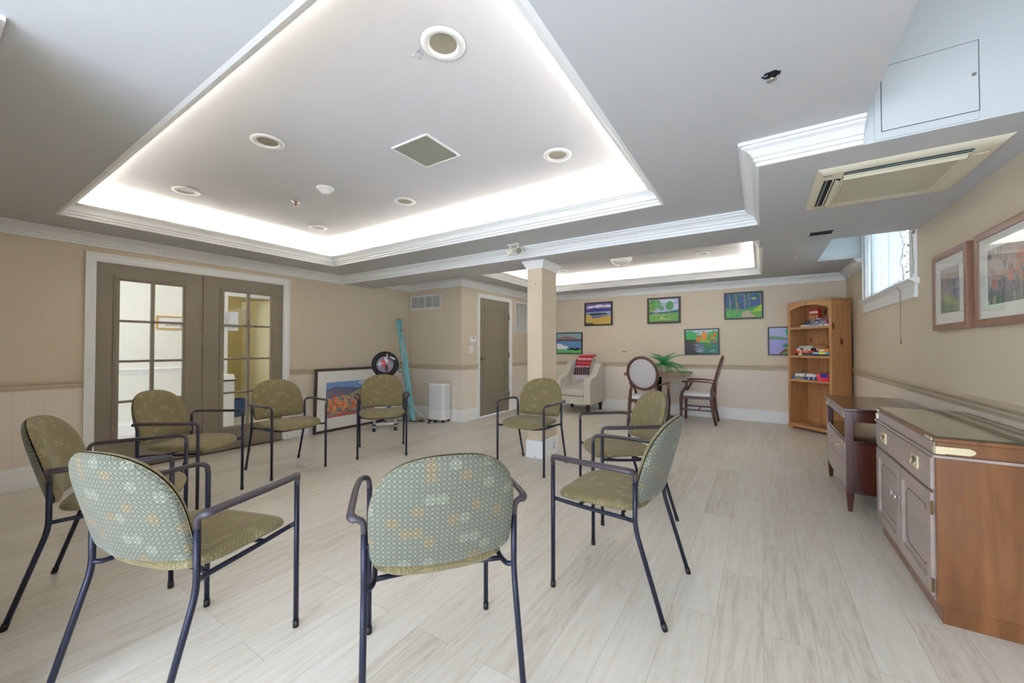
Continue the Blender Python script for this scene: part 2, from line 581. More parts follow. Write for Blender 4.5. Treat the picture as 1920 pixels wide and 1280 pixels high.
# ceilings: slab with holes, 40 mm thick
T1 = (-4.765, -0.595, 0.635, 3.06)       # big tray opening
T2 = (-3.65, 0.033, 4.46, 7.07)          # rear tray opening
P1 = (0.417, RX, -0.5, 2.44)             # raised pocket over the near window
P2 = (0.63, RX, 4.42, 6.39)              # raised pocket over the far window


def slab(name, x0, x1, y0, y1, z, holes, th=0.04, label=None):
    mb = MB()
    X = sorted({x0, x1, *[h[0] for h in holes], *[h[1] for h in holes]})
    Y = sorted({y0, y1, *[h[2] for h in holes], *[h[3] for h in holes]})
    X = [a for a in X if x0 <= a <= x1]; Y = [a for a in Y if y0 <= a <= y1]
    for i in range(len(X) - 1):
        for j in range(len(Y) - 1):
            cx, cy = (X[i] + X[i + 1]) / 2, (Y[j] + Y[j + 1]) / 2
            if any(h[0] < cx < h[1] and h[2] < cy < h[3] for h in holes): continue
            mb.box(X[i], X[i + 1], Y[j], Y[j + 1], z, z + th)
    return struct(mb.build(name, M['ceiling'], fix=False), label)


slab('ceiling', LX, RX, -1.8, 3.61, ZA, [T1, P1, (0.0, RX, 2.44, 3.61)])
slab('ceiling', LX, RX, 4.12, BY, ZC, [T2, P2, (0.0, RX, 4.12, 4.42), (LX, -4.22, 5.0, BY)])
# dropped beam and bulkhead
b = MB(); b.box(LX, 0.0, 3.60, 4.12, ZB, 2.60)
struct(b.build('ceiling_beam', M['ceiling']), 'dropped ceiling beam over the column')
M['pocket'] = paint((206, 211, 212), 0.7, var=0.01, name='pocket_paint')
b = MB(); b.box(0.0, RX, 2.44, 4.42, ZB, 3.0); b.mi[2] = 1; b.mi[4] = 1
struct(b.build('ceiling_bulkhead', [M['ceiling'], M['pocket']]), 'dropped ceiling bulkhead along the right wall')
# raised pockets
for (x0, x1, y0, y1), zz in ((P1, ZA), (P2, ZC)):
    b = MB()
    b.box(x0, x1, y0, y1, 2.95, 3.0)
    b.box(x0 - 0.04, x0, y0 - 0.04, y1 + 0.04, zz + 0.04, 3.0)
    if y1 > 5: b.box(x0, x1, y1, y1 + 0.04, zz + 0.04, 3.0)
    else: b.box(x0, x1, y0 - 0.04, y0, zz + 0.04, 3.0)
    struct(b.build('ceiling_pocket', M['pocket']), 'raised ceiling pocket in front of the window')

# lit trays: cove ledge, lip crown, inner ceiling
LIP = [(0.0, 0.0), (0.020, 0.0), (0.020, 0.017), (0.012, 0.017), (0.012, 0.022), (0.031, 0.022), (0.033, 0.036), (0.024, 0.037), (0.024, 0.042), (0.042, 0.044),
       (0.056, 0.070), (0.072, 0.085), (0.088, 0.092), (0.080, 0.094), (0.080, 0.099), (0.101, 0.101), (0.101, 0.114), (0.0, 0.114)]
cove_emit = emit((1.0, 0.92, 0.76), COVE, 'cove_strip_glow')
for (x0, x1, y0, y1), z, top, nm in ((T1, ZA, 2.58, 'main'), (T2, ZC, 2.63, 'rear')):
    g = 0.17
    b = MB()
    b.box(x0 - g, x1 + g, y0 - g, y1 + g, top, top + 0.03)
    for q in ((x0 - g - 0.02, x0 - g, y0 - g, y1 + g), (x1 + g, x1 + g + 0.02, y0 - g, y1 + g), (x0 - g, x1 + g, y0 - g - 0.02, y0 - g), (x0 - g, x1 + g, y1 + g, y1 + g + 0.02)):
        b.box(*q, z + 0.04, top + 0.03)
    struct(b.build('ceiling_tray', M['ceiling_white']), 'raised tray ceiling lit from a cove')
    path = [(x0, y0), (x0, y1), (x1, y1), (x1, y0)]
    b = MB(); b.sweep(path, [(o, z + h) for o, h in LIP], closed=True)
    struct(b.build('trim_1', M['trim']), 'stepped crown lip around the lit tray')
    t = thing('cove_light_strip', 'warm light strip hidden in the cove of the %s tray ceiling' % ('big front' if nm == 'main' else 'smaller rear'), 'light', ((x0 + x1) / 2, (y0 + y1) / 2, z + 0.04))
    b = MB(); w, h = (x1 - x0) / 2, (y1 - y0) / 2
    i0, i1 = 0.045, 0.085
    b.box(-w - i1, -w - i0, -h - i1, h + i1, 0.002, 0.02); b.box(w + i0, w + i1, -h - i1, h + i1, 0.002, 0.02)
    b.box(-w - i0, w + i0, -h - i1, -h - i0, 0.002, 0.02); b.box(-w - i0, w + i0, h + i0, h + i1, 0.002, 0.02)
    b.build('light_tube', cove_emit, t)

# crown moulding runs
CR = [(0.0, -0.11), (0.014, -0.11), (0.014, -0.092), (0.005, -0.092), (0.005, -0.087), (0.022, -0.087), (0.024, -0.071), (0.014, -0.071), (0.014, -0.066), (0.030, -0.064),
      (0.038, -0.050), (0.056, -0.036), (0.078, -0.028), (0.078, -0.020), (0.070, -0.020), (0.070, -0.015), (0.092, -0.015), (0.092, 0.0), (0.0, 0.0)]
b = MB(); b.sweep([(-2.05, NY), (LX, NY), (LX, 3.60), (0.0, 3.60), (0.0, 2.44), (0.417, 2.44)], [(o, ZA + z) for o, z in CR])
struct(b.build('trim_2', M['trim']), 'white crown moulding around the front ceiling')
b = MB(); b.sweep([(LX, 4.12), (LX, 4.9), (-4.12, 4.9), (-4.12, BY), (RX, BY), (RX, 6.42)], [(o, ZC + z * 1.05) for o, z in CR])
struct(b.build('trim_3', M['trim']), 'white crown moulding around the rear ceiling')
b = MB(); b.sweep([(0.0, 4.42), (0.0, 4.12)], [(o, ZC + z * 1.45) for o, z in CR])
struct(b.build('trim_4', M['trim']), 'short crown return on the bulkhead')

# column
cx0, cx1, cy0, cy1 = -2.204, -2.02, 3.765, 4.12
b = MB(); b.box(cx0, cx1, cy0, cy1, 0, ZB)
struct(b.build('wall_column', paint((212, 196, 172), 0.7, var=0.015, name='column_paint')), 'square tan column under the beam')
b = MB(); cp = [(0, -0.085), (0.010, -0.085), (0.010, -0.07), (0.020, -0.06), (0.030, -0.035), (0.044, -0.02), (0.044, 0.0), (0, 0)]
b.sweep([(cx0, cy0), (cx1, cy0), (cx1, cy1), (cx0, cy1)], [(o, ZB + z) for o, z in cp], closed=True)
struct(b.build('trim_5', M['trim']), 'white cap moulding on the column')


def chipped():
    q = NT('chipped_white_paint', 0.5)
    n = q.noise(q.mapping(q.obj(), (1, 1, 1)), 22, 4, 0.6)
    sp = q.n('ShaderNodeSeparateXYZ', i={0: q.obj()})
    f = q.math('MULTIPLY', q.math('GREATER_THAN', n, 0.60), q.math('LESS_THAN', sp.outputs[2], 0.03))
    q.col(q.mix(f, s2l((240, 241, 240)), s2l((205, 190, 165))))
    return q.m


b = MB(); bp = [(0, 0), (0.012, 0), (0.012, 0.185), (0.006, 0.195), (0, 0.195)]
b.sweep([(cx0, cy0), (cx1, cy0), (cx1, cy1), (cx0, cy1)], bp, closed=True)
struct(b.build('baseboard_column', chipped()), 'scuffed white baseboard around the column')

# baseboards
BP = [(0, 0), (0.016, 0), (0.016, 0.15), (0.013, 0.158), (0.013, 0.168), (0.007, 0.178), (0.006, 0.192), (0, 0.194)]
for nm, path in (('baseboard_left', [(LX, NY), (LX, DL0 - 0.065)]), ('baseboard_left', [(LX, DL1 + 0.065), (LX, 4.9), (-4.12, 4.9), (-4.12, BD0 - 0.062)]),
                 ('baseboard_back', [(-4.12, BD1 + 0.062), (-4.12, BY), (RX, BY), (RX, -1.7)]), ('baseboard_near', [(-2.05, NY), (LX, NY)])):
    b = MB(); b.sweep(path, BP)
    struct(b.build(nm, M['trim']), 'tall white baseboard')
# chair rails
RP = [(0, 0.844), (0.008, 0.844), (0.010, 0.858), (0.016, 0.866), (0.016, 0.884), (0.024, 0.894), (0.032, 0.902), (0.034, 0.914), (0.026, 0.920), (0.010, 0.926), (0, 0.926)]
for nm, path in (('trim_6', [(LX, NY), (LX, DL0 - 0.065)]), ('trim_7', [(LX, DL1 + 0.065), (LX, 4.9), (-4.12, 4.9), (-4.12, BD0 - 0.062)]),
                 ('trim_8', [(-4.12, BD1 + 0.062), (-4.12, BY), (RX, BY), (RX, -1.7)])):
    b = MB(); b.sweep(path, RP)
    struct(b.build(nm, M['trimwall']), 'tan chair rail moulding')


# ---------------------------------------------------------------- doors
def casing(name, axis, pos, out, a0, a1, top, w=0.068, d=0.022):
    """three-sided door casing on the plane axis=pos, out = +1/-1 side it projects to"""
    b = MB()
    for dd, ww0, ww1 in ((d, 0.012, w - 0.006), (d + 0.008, w - 0.02, w), (d * 0.6, 0.0, 0.014)):
        lo, hi = sorted((pos, pos + out * dd))
        for q in ((a0 - ww1, a0 - ww0, 0, top + ww0), (a1 + ww0, a1 + ww1, 0, top + ww0), (a0 - ww1, a1 + ww1, top + ww0, top + ww1)):
            if axis == 'X': b.box(lo, hi, q[0], q[1], q[2], q[3])
            else: b.box(q[0], q[1], lo, hi, q[2], q[3])
    return struct(b.build(name, M['trim']), 'white door casing')


casing('trim_9', 'X', LX, 1, DL0 + 0.01, DL1 - 0.01, DH - 0.005, 0.075)
b = MB()
for y0, y1 in ((DL0, DL0 + 0.012), (DL1 - 0.012, DL1)): b.box(LX - 0.12, LX, y0, y1, 0, DH)
b.box(LX - 0.12, LX, DL0, DL1, DH - 0.012, DH)
struct(b.build('trim_10', M['trim']), 'white door jamb lining')
b = MB(); b.box(LX - 0.12, LX + 0.02, DL0, DL1, 0.0005, 0.006)
struct(b.build('trim_11', M['darkbrass']), 'brass door threshold')


def french_leaf(name, y0, y1, gl0, gl1, label):
    """door leaf with a 2 x 4 grid of panes; x around LX-0.03 .. LX+0.005"""
    xa, xb = LX - 0.045, LX - 0.002
    z0, z1 = 0.008, DH - 0.014
    gz0, gz1 = 0.275, 1.885
    o = MB()
    o.box(xa, xb, y0, gl0, z0, z1); o.box(xa, xb, gl1, y1, z0, z1)
    o.box(xa, xb, gl0, gl1, z0, gz0); o.box(xa, xb, gl0, gl1, gz1, z1)
    root = o.build(name, M['taupe'], bevel=0.002)
    struct(root, label)
    m = MB()
    # glazing bead on the room side
    for dd, e0, e1 in ((0.010, 0.026, 0.042), (0.014, 0.010, 0.028), (0.006, -0.004, 0.012)):
        for q in ((gl0 - e1, gl0 - e0, gz0 - e1, gz1 + e1), (gl1 + e0, gl1 + e1, gz0 - e1, gz1 + e1), (gl0 - e0, gl1 + e0, gz1 + e0, gz1 + e1), (gl0 - e0, gl1 + e0, gz0 - e1, gz0 - e0)):
            m.box(xb - 0.002, xb + dd, q[0], q[1], q[2], q[3])
    m.build('glazing_bead', M['taupe'], root, bevel=0.002)
    ym = (gl0 + gl1) / 2
    rows = [gz0 + (gz1 - gz0) * k / 4 for k in range(5)]
    t = MB()
    t.box(xa + 0.006, xb + 0.006, ym - 0.014, ym + 0.014, gz0, gz1)
    for z in rows[1:4]: t.box(xa + 0.006, xb + 0.006, gl0, gl1, z - 0.012, z + 0.012)
    t.build('muntin', M['taupe'], root, bevel=0.004)
    for k in range(4):
        for (ya, yb) in ((gl0, ym), (ym, gl1)):
            p = MB(); p.box(xa + 0.018, xa + 0.022, ya, yb, rows[k], rows[k + 1])
            p.build('glass_pane', M['glass'], root)
    return root


lf1 = french_leaf('door_1', DL0 + 0.014, 1.838, 1.135, 1.645, 'left glazed leaf of the taupe french doors')
lf2 = french_leaf('door_2', 1.842, DL1 - 0.014, 2.025, 2.555, 'right glazed leaf of the taupe french doors')
b = MB(); b.box(LX - 0.002, LX + 0.012, 1.820, 1.862, 0.01, DH - 0.016)
b.build('astragal', M['taupe'], lf2, bevel=0.003)
for lf, yy in ((lf1, 1.10), (lf2, 2.60)):
    pass

# bay side door
casing('trim_12', 'X', -4.12, 1, BD0 + 0.004, BD1 - 0.004, BDH - 0.004, 0.062)
b = MB(); b.box(-4.168, -4.128, BD0 + 0.006, BD1 - 0.006, 0.008, BDH - 0.008)
d3 = b.build('door_3', M['taupe'], bevel=0.002)
struct(d3, 'taupe single panel door')
b = MB()
for e0, e1, dd in ((0.0, 0.012, 0.010), (0.012, 0.026, 0.004)):
    y0, y1, z0, z1 = 5.53, 6.19, 0.26, 1.93
    for q in ((y0 + e0, y0 + e1, z0 + e0, z1 - e0), (y1 - e1, y1 - e0, z0 + e0, z1 - e0), (y0 + e1, y1 - e1, z1 - e1, z1 - e0), (y0 + e1, y1 - e1, z0 + e0, z0 + e1)):
        b.box(-4.129, -4.128 + dd, *q)
b.build('panel_moulding', M['taupe'], d3, bevel=0.002)
b = MB()
mt = Matrix.Translation((-4.128, 5.46, 1.02)) @ Matrix.Rotation(PI / 2, 4, 'Y')
b.lathe([(0.0, 0.0), (0.036, 0.0), (0.036, 0.006), (0.028, 0.012), (0.012, 0.016), (0.010, 0.045), (0.0, 0.045)], 20, mat=mt)
b.tube(rounded([(-4.085, 5.46, 1.02), (-4.075, 5.48, 1.022), (-4.072, 5.53, 1.026), (-4.078, 5.575, 1.012)], 0.01), [0.009] * 14 + [0.006], 8) if False else b.tube([(-4.085, 5.455, 1.02), (-4.076, 5.48, 1.024), (-4.074, 5.52, 1.026), (-4.080, 5.565, 1.014)], [0.010, 0.009, 0.008, 0.006], 8)
b.build('door_handle', M['darkbrass'], d3)
for z in (0.32, 1.07, 1.80):
    b = MB(); b.box(-4.129, -4.112, BD1 - 0.016, BD1 + 0.002, z - 0.05, z + 0.05)
    b.build('hinge', M['darkbrass'], d3)

# ---------------------------------------------------------------- corridor beyond the french doors
HX = -7.40
cream = paint((236, 236, 226), 0.6, var=0.01, name='corridor_paint')
yell = paint((232, 222, 178), 0.6, var=0.02, name='washroom_paint')
b = MB()
b.box(HX - 0.1, HX, -1.0, 2.86, 0, 2.6); b.box(HX - 0.1, HX, 3.60, 4.9, 0, 2.6); b.box(HX - 0.1, HX, 2.86, 3.60, 2.09, 2.6)
struct(b.build('wall_corridor', cream, fix=False), 'off-white corridor wall')
b = MB(); b.box(HX, LX - 0.12, -1.1, -1.0, 0, 2.6); b.box(HX, LX - 0.12, 4.9, 5.0, 0, 2.6)
struct(b.build('wall_corridor_end', cream, fix=False))
b = MB(); b.box(-9.3, LX - 0.12, -1.1, 5.0, 2.52, 2.6)
struct(b.build('ceiling_corridor', M['ceiling']))
b = MB(); b.box(-9.3, -9.2, 2.0, 4.6, 0, 2.6); b.box(-9.3, HX - 0.1, 2.0, 2.1, 0, 2.6); b.box(-9.3, HX - 0.1, 4.5, 4.6, 0, 2.6)
struct(b.build('wall_washroom', yell, fix=False))
b = MB(); b.sweep([(HX, -1.0), (HX, 2.80)], RP); struct(b.build('trim_13', M['trim']))
b = MB(); b.sweep([(HX, -1.0), (HX, 2.80)], BP); b.sweep([(HX, 3.67), (HX, 4.9)], BP); struct(b.build('baseboard_corridor', M['trim']))
casing('trim_14', 'X', HX, 1, 2.86, 3.60, 2.07, 0.07)
b = MB(); b.box(HX - 0.6, HX - 0.06, 3.545, 3.585, 0.01, 2.06, mat=None)
# washroom door, swung inwards
dw = MB(); dw.box(-0.72, 0, -0.02, 0.02, 0.01, 2.06)
dwo = dw.build('door_4', paint((233, 226, 190), 0.5, var=0.01), bevel=0.003)
dwo.location = (HX - 0.03, 3.56, 0); dwo.rotation_euler = (0, 0, math.radians(14))
struct(dwo, 'cream washroom door standing open')
for z in (0.3, 1.08, 1.82):
    b = MB(); b.box(-0.01, 0.02, -0.032, -0.018, z - 0.055, z + 0.055); b.build('hinge', M['chrome'], dwo)
t = thing('corridor_ceiling_light', 'bright flat ceiling panel lighting the corridor behind the french doors', 'light', (-6.4, 1.7, 2.50))
b = MB(); b.box(-0.3, 0.3, -1.5, 1.5, -0.012, 0.0); b.build('diffuser', emit((1.0, 0.98, 0.92), 1.7, 'corridor_panel_glow'), t)
b = MB(); b.box(-0.32, 0.32, -1.52, 1.52, 0.0, 0.018); b.build('housing', M['white_plastic'], t)
t = thing('washroom_ceiling_light', 'warm round ceiling light in the washroom behind the corridor', 'light', (-8.3, 3.2, 2.50))
b = MB(); b.lathe([(0.0, -0.05), (0.12, -0.045), (0.18, -0.01), (0.18, 0.018), (0.0, 0.018)]); b.build('diffuser', emit((1.0, 0.9, 0.66), 6.0, 'washroom_lamp_glow'), t)

# framed sign on the corridor wall
t = thing('wall_sign', 'small wood framed white sign seen through the left french door', 'sign', (HX + 0.001, 2.16, 1.585))
b = MB()
for q in ((-0.20, -0.178, -0.1, 0.1), (0.178, 0.20, -0.1, 0.1), (-0.178, 0.178, 0.078, 0.1), (-0.178, 0.178, -0.1, -0.078)): b.box(0, 0.016, *q)
b.build('frame', wood('oak_sign_frame', (214, 176, 110), (190, 150, 86), 0.4), t, bevel=0.002)
b = MB(); b.box(0, 0.006, -0.178, 0.178, -0.078, 0.078); b.build('sign_face', M['white_plastic'], t)
text_mesh('lettering', 'Lounge', 0.085, M['black'], t, (0.0072, 0.03, -0.02), (PI / 2, 0, PI / 2))
# bin and floor things behind
t = thing('waste_bin', 'white flip-top bin with dark rim seen low through the right french door', 'bin', (-7.05, 2.62, 0))
b = MB(); b.prism([(-0.17, -0.15), (0.17, -0.15), (0.17, 0.15), (-0.17, 0.15)], 'Z', 0.01, 0.70); b.build('body', M['white_plastic'], t, bevel=0.02)
b = MB(); b.box(-0.18, 0.18, -0.16, 0.16, 0.70, 0.715); b.build('rim', M['black'], t, bevel=0.004)
b = MB(); b.prism([(-0.17, 0.715), (0.17, 0.715), (0.13, 0.80), (-0.13, 0.80)], 'Y', -0.15, 0.15); b.build('lid', M['white_plastic'], t, bevel=0.015)
t = thing('storage_crate', 'blue plastic crate on the floor behind the right french door', 'crate', (-7.9, 3.12, 0))
b = MB()
b.box(-0.15, 0.15, -0.2, 0.2, 0.0, 0.02); b.box(-0.15, -0.13, -0.2, 0.2, 0.02, 0.3); b.box(0.13, 0.15, -0.2, 0.2, 0.02, 0.3); b.box(-0.13, 0.13, -0.2, -0.18, 0.02, 0.3); b.box(-0.13, 0.13, 0.18, 0.2, 0.02, 0.3)
b.build('body', paint((70, 96, 150), 0.5), t, bevel=0.003)
# notice taped to the right leaf
t = MB(); t.box(LX - 0.0245, LX - 0.0235, 2.045, 2.185, 1.42, 1.65)
tag(t.build('paper_notice', paint((238, 242, 246), 0.6, var=0.01)), 'white paper notice taped to the glass of the right french door', 'paper')


# ---------------------------------------------------------------- window in the right wall
def window(name, y0, y1, z0, z1, label):
    root = bpy.data.objects.new(name, None); C.objects.link(root)
    root.location = (RX, (y0 + y1) / 2, z0); struct(root, label)
    h = (y1 - y0) / 2; H = z1 - z0
    b = MB()                                   # lining of the recess
    for q in ((-h, -h + 0.015, 0, H), (h - 0.015, h, 0, H)): b.box(0.0, 0.24, *q)
    b.box(0, 0.24, -h, h, 0, 0.012); b.box(0, 0.24, -h, h, H - 0.015, H)
    b.build('window_lining', M['trim'], root)
    b = MB()                                   # sash
    for q in ((-h + 0.015, -h + 0.06, 0.012, H - 0.015), (h - 0.06, h - 0.015, 0.012, H - 0.015), (-h + 0.06, h - 0.06, 0.012, 0.06), (-h + 0.06, h - 0.06, H - 0.06, H - 0.015), (-0.012, 0.012, 0.06, H - 0.06)):
        b.box(0.055, 0.085, *q)
    b.build('window_frame', M['trim'], root, bevel=0.003)
    b = MB(); b.box(0.068, 0.072, -h + 0.06, h - 0.06, 0.06, H - 0.06); b.build('window_glass', M['glass'], root)
    b = MB()
    for s in (-1, 1):
        a0, a1 = sorted((s * (h - 0.005), s * (h + 0.13)))
        b.box(-0.018, 0.0, a0, a1, -0.005, H)
        a0, a1 = sorted((s * (h + 0.105), s * (h + 0.13)))
        b.box(-0.028, -0.018, a0, a1, -0.005, H)
    b.build('casing', M['trim'], root, bevel=0.002)
    b = MB()
    sp = [(0.02, 0.0), (-0.062, 0.0), (-0.066, -0.012), (-0.058, -0.020), (-0.046, -0.024), (-0.030, -0.040), (-0.022, -0.05), (0.0, -0.05)]
    b.prism([(x, z) for x, z in sp], 'Y', -h - 0.18, h + 0.18)
    b.build('window_sill', M['trim'], root)
    b = MB(); b.prism([(0, -0.05), (-0.020, -0.05), (-0.020, -0.135), (-0.028, -0.139), (-0.028, -0.152), (0, -0.156)], 'Y', -h - 0.13, h + 0.13)
    b.build('apron', M['trim'], root)
    return root


w1 = window('window_1', WY0, WY1, WZ0, WZ1, 'high basement window with sheer curtain')
w2 = window('window_2', 0.60, 1.10, WZ0, 2.15, 'high window near the camera, out of frame')


def sheer():
    q = NT('sheer_white_curtain')
    tr = q.n('ShaderNodeBsdfTranslucent', i={0: (0.34, 0.37, 0.37, 1)})
    tp = q.n('ShaderNodeBsdfTransparent', i={0: (0.55, 0.60, 0.58, 1)})
    df = q.n('ShaderNodeBsdfDiffuse', i={0: (0.9, 0.92, 0.92, 1)})
    m1 = q.n('ShaderNodeMixShader', i={0: 0.35, 1: tr.outputs[0], 2: df.outputs[0]})
    n = q.noise(q.mapping(q.obj(), (1, 9, 0.6)), 3, 2)
    f = q.math('ADD', q.math('MULTIPLY', n, 0.7), 0.40, clamp=True)
    m2 = q.n('ShaderNodeMixShader', i={0: f, 1: tp.outputs[0], 2: m1.outputs[0]})
    q.t.links.new(m2.outputs[0], q.t.nodes['Material Output'].inputs[0])
    return q.m


t = thing('curtain', 'sheer white curtain with scalloped edge hanging in the high window', 'curtain', (RX + 0.030, 0, 0))
mb = MB()
NZ, NYY = 40, 120
def curt(u, v):
    z = WZ0 + 0.02 + (WZ1 - WZ0 - 0.06) * v
    edge = 4.88 + 0.16 * abs(math.sin(PI * (z - WZ0 - 0.10) / 0.27))
    y = (WY1 - 0.03) * (1 - u) + edge * u
    x = 0.009 * math.sin(y * 38) + 0.004 * math.sin(y * 91 + z * 3)
    return (x, y, z)
mb.grid(curt, NYY, NZ)
o = mb.build('curtain_panel', sheer(), t, fix=False)
mb = MB(); mb.tube([(curt(1, v / 40)[0] - 0.001, curt(1, v / 40)[1], curt(1, v / 40)[2]) for v in range(41)], 0.006, 6)
mb.build('hem', paint((196, 205, 212), 0.8, var=0.02), t)
mb = MB(); mb.tube([(0, WY0 + 0.02, WZ1 - 0.035), (0, WY1 - 0.02, WZ1 - 0.035)], 0.008, 8); mb.build('curtain_rod', M['chrome'], t)
t = thing('curtain', 'unseen sheer curtain added to dim the high window beside the camera', 'curtain', (RX + 0.030, 0.85, 0))  # added out of view to cut the near window's brightness
mb = MB(); mb.grid(lambda u, v: (0.009 * math.sin(u * 30), -0.23 + 0.46 * u, WZ0 + 0.015 + 0.32 * v), 60, 8)
mb.build('curtain_panel', bpy.data.materials['sheer_white_curtain'], t, fix=False)
t = MB(); t.tube([(RX - 0.035, 4.79, z) for z in (1.262, 1.5, 1.73)] + [(RX - 0.064, 4.87, 1.80), (RX + 0.008, 4.90, 1.84), (RX + 0.010, 4.92, 2.2)], 0.0022, 6)
t.tube([(RX - 0.035, 4.79, 1.25), (RX - 0.035, 4.79, 1.28)], 0.005, 8)
tag(t.build('blind_cord', paint((120, 104, 90), 0.6)), 'thin dark pull cord hanging from the window down the right wall', 'cord')
t = thing('curtain_hook', 'small brown curtain bracket at the near top corner of the window trim', 'hook', (RX - 0.02, 4.44, 2.165))
mb = MB(); mb.box(-0.012, 0.0, -0.014, 0.014, -0.012, 0.012); mb.tube([(-0.01, 0, 0), (-0.02, -0.005, -0.005), (-0.018, -0.008, -0.05), (-0.012, -0.008, -0.26), (-0.014, -0.006, -0.34)], 0.002, 6)
mb.build('bracket', paint((150, 132, 110), 0.5), t)

# planting outside the window
random.seed(11)
shr = MB()
for k in range(2600):
    c = Vector((RX + 0.42 + random.random() * 0.7, 5.0 + random.random() * 4.0, 1.30 + random.random() ** 1.3 * 1.5))
    a = random.random() * 6.28; s = 0.02 + random.random() * 0.03
    d = Vector((math.cos(a), math.sin(a) * 0.8, random.uniform(-0.6, 0.6))).normalized()
    e = d.cross(Vector((random.random(), random.random(), 1))).normalized()
    vs_ = [c, c + d * s + e * s * 0.5, c + d * s * 2.2, c + d * s - e * s * 0.5]
    r = random.random()
    shr.add(vs_, [(0, 1, 2, 3)], 0 if r < 0.55 else (1 if r < 0.8 else (2 if r < 0.93 else 3)))
so = shr.build('garden_shrub', [paint((34, 74, 40), 0.6), paint((70, 106, 40), 0.6), paint((150, 142, 44), 0.6), paint((140, 100, 140), 0.6)], fix=False)
tag(so, 'leafy green shrub with small flowers outside the high window', 'shrub')
b = MB(); b.box(RX + 0.32, 6.0, -2.0, 9.5, 1.2, 1.3)
struct(b.build('ground', paint((110, 120, 84), 0.9)))


# ---------------------------------------------------------------- stacking arm chairs
def spow(c, p):
    return math.copysign(abs(c) ** p, c)


def pad(mb, outline, centre, surf, th, s0=0.0, sgn=1, mi=0, rings=(0, .3, .55, .75, .88, .95, .985, 1.0)):
    """cushion half: outline list of (a,b); surf(a,b)->(point, normal); thickness th(scale)"""
    n = len(outline)
    base = len(mb.v)
    vs = []
    for s in rings:
        for (a, b_) in outline:
            aa = centre[0] + (a - centre[0]) * s; bb = centre[1] + (b_ - centre[1]) * s
            p, nn = surf(aa, bb)
            vs.append(Vector(p) + Vector(nn) * (sgn * th(s, aa, bb)))
    fs = []
    for i in range(len(rings) - 1):
        for k in range(n):
            l = (k + 1) % n
            fs.append((i * n + k, i * n + l, (i + 1) * n + l, (i + 1) * n + k))
    mb.add(vs, fs, mi, True)


def back_outline(N=72):
    pts = []
    a, top, zc = 0.245, 0.242, 0.64
    for k in range(N // 2 + 1):
        t = PI * k / (N // 2)
        pts.append((a * spow(math.cos(t), 2 / 2.6), zc + top * spow(math.sin(t), 2 / 2.6)))
    # left side down, bottom with rounded corners, right side up
    seq = rounded([(-a, 0, zc), (-0.240, 0, 0.502), (0, 0, 0.494), (0.240, 0, 0.502), (a, 0, zc)], [0, 0.038, 0.2, 0.038, 0], 6)
    pts += [(p[0], p[2]) for p in seq[1:-1]]
    return pts


def back_surf(x, z):
    lean = -0.152 - 0.10 * (z - 0.5) / 0.37 * 1.0
    curv = 0.052 * (x / 0.243) ** 2
    y = lean + curv - 0.030
    n = Vector((-0.052 * 2 * x / 0.243 ** 2, 1, 0.27)).normalized()
    return (x, y, z), n


def seat_outline(N=80):
    pts = []
    for k in range(N):
        t = 2 * PI * k / N
        c, s = math.cos(t), math.sin(t)
        a = 0.249
        if s >= 0: y = 0.055 + (0.236 - 0.022 * c * c) * spow(s, 2 / 4.4)
        else: y = 0.055 + 0.215 * spow(s, 2 / 3.6)
        ex = 2 / 4.4 if s >= 0 else 2 / 3.6
        pts.append((a * spow(c, ex) * (1 if s >= 0 else 0.985), y))
    return pts


def seat_surf(x, y):
    z = 0.462 - 0.20 * max(0, y - 0.12) ** 1.7 * 2.2 + 0.010 * (x / 0.24) ** 2
    return (x, y, z), (0, 0, 1)


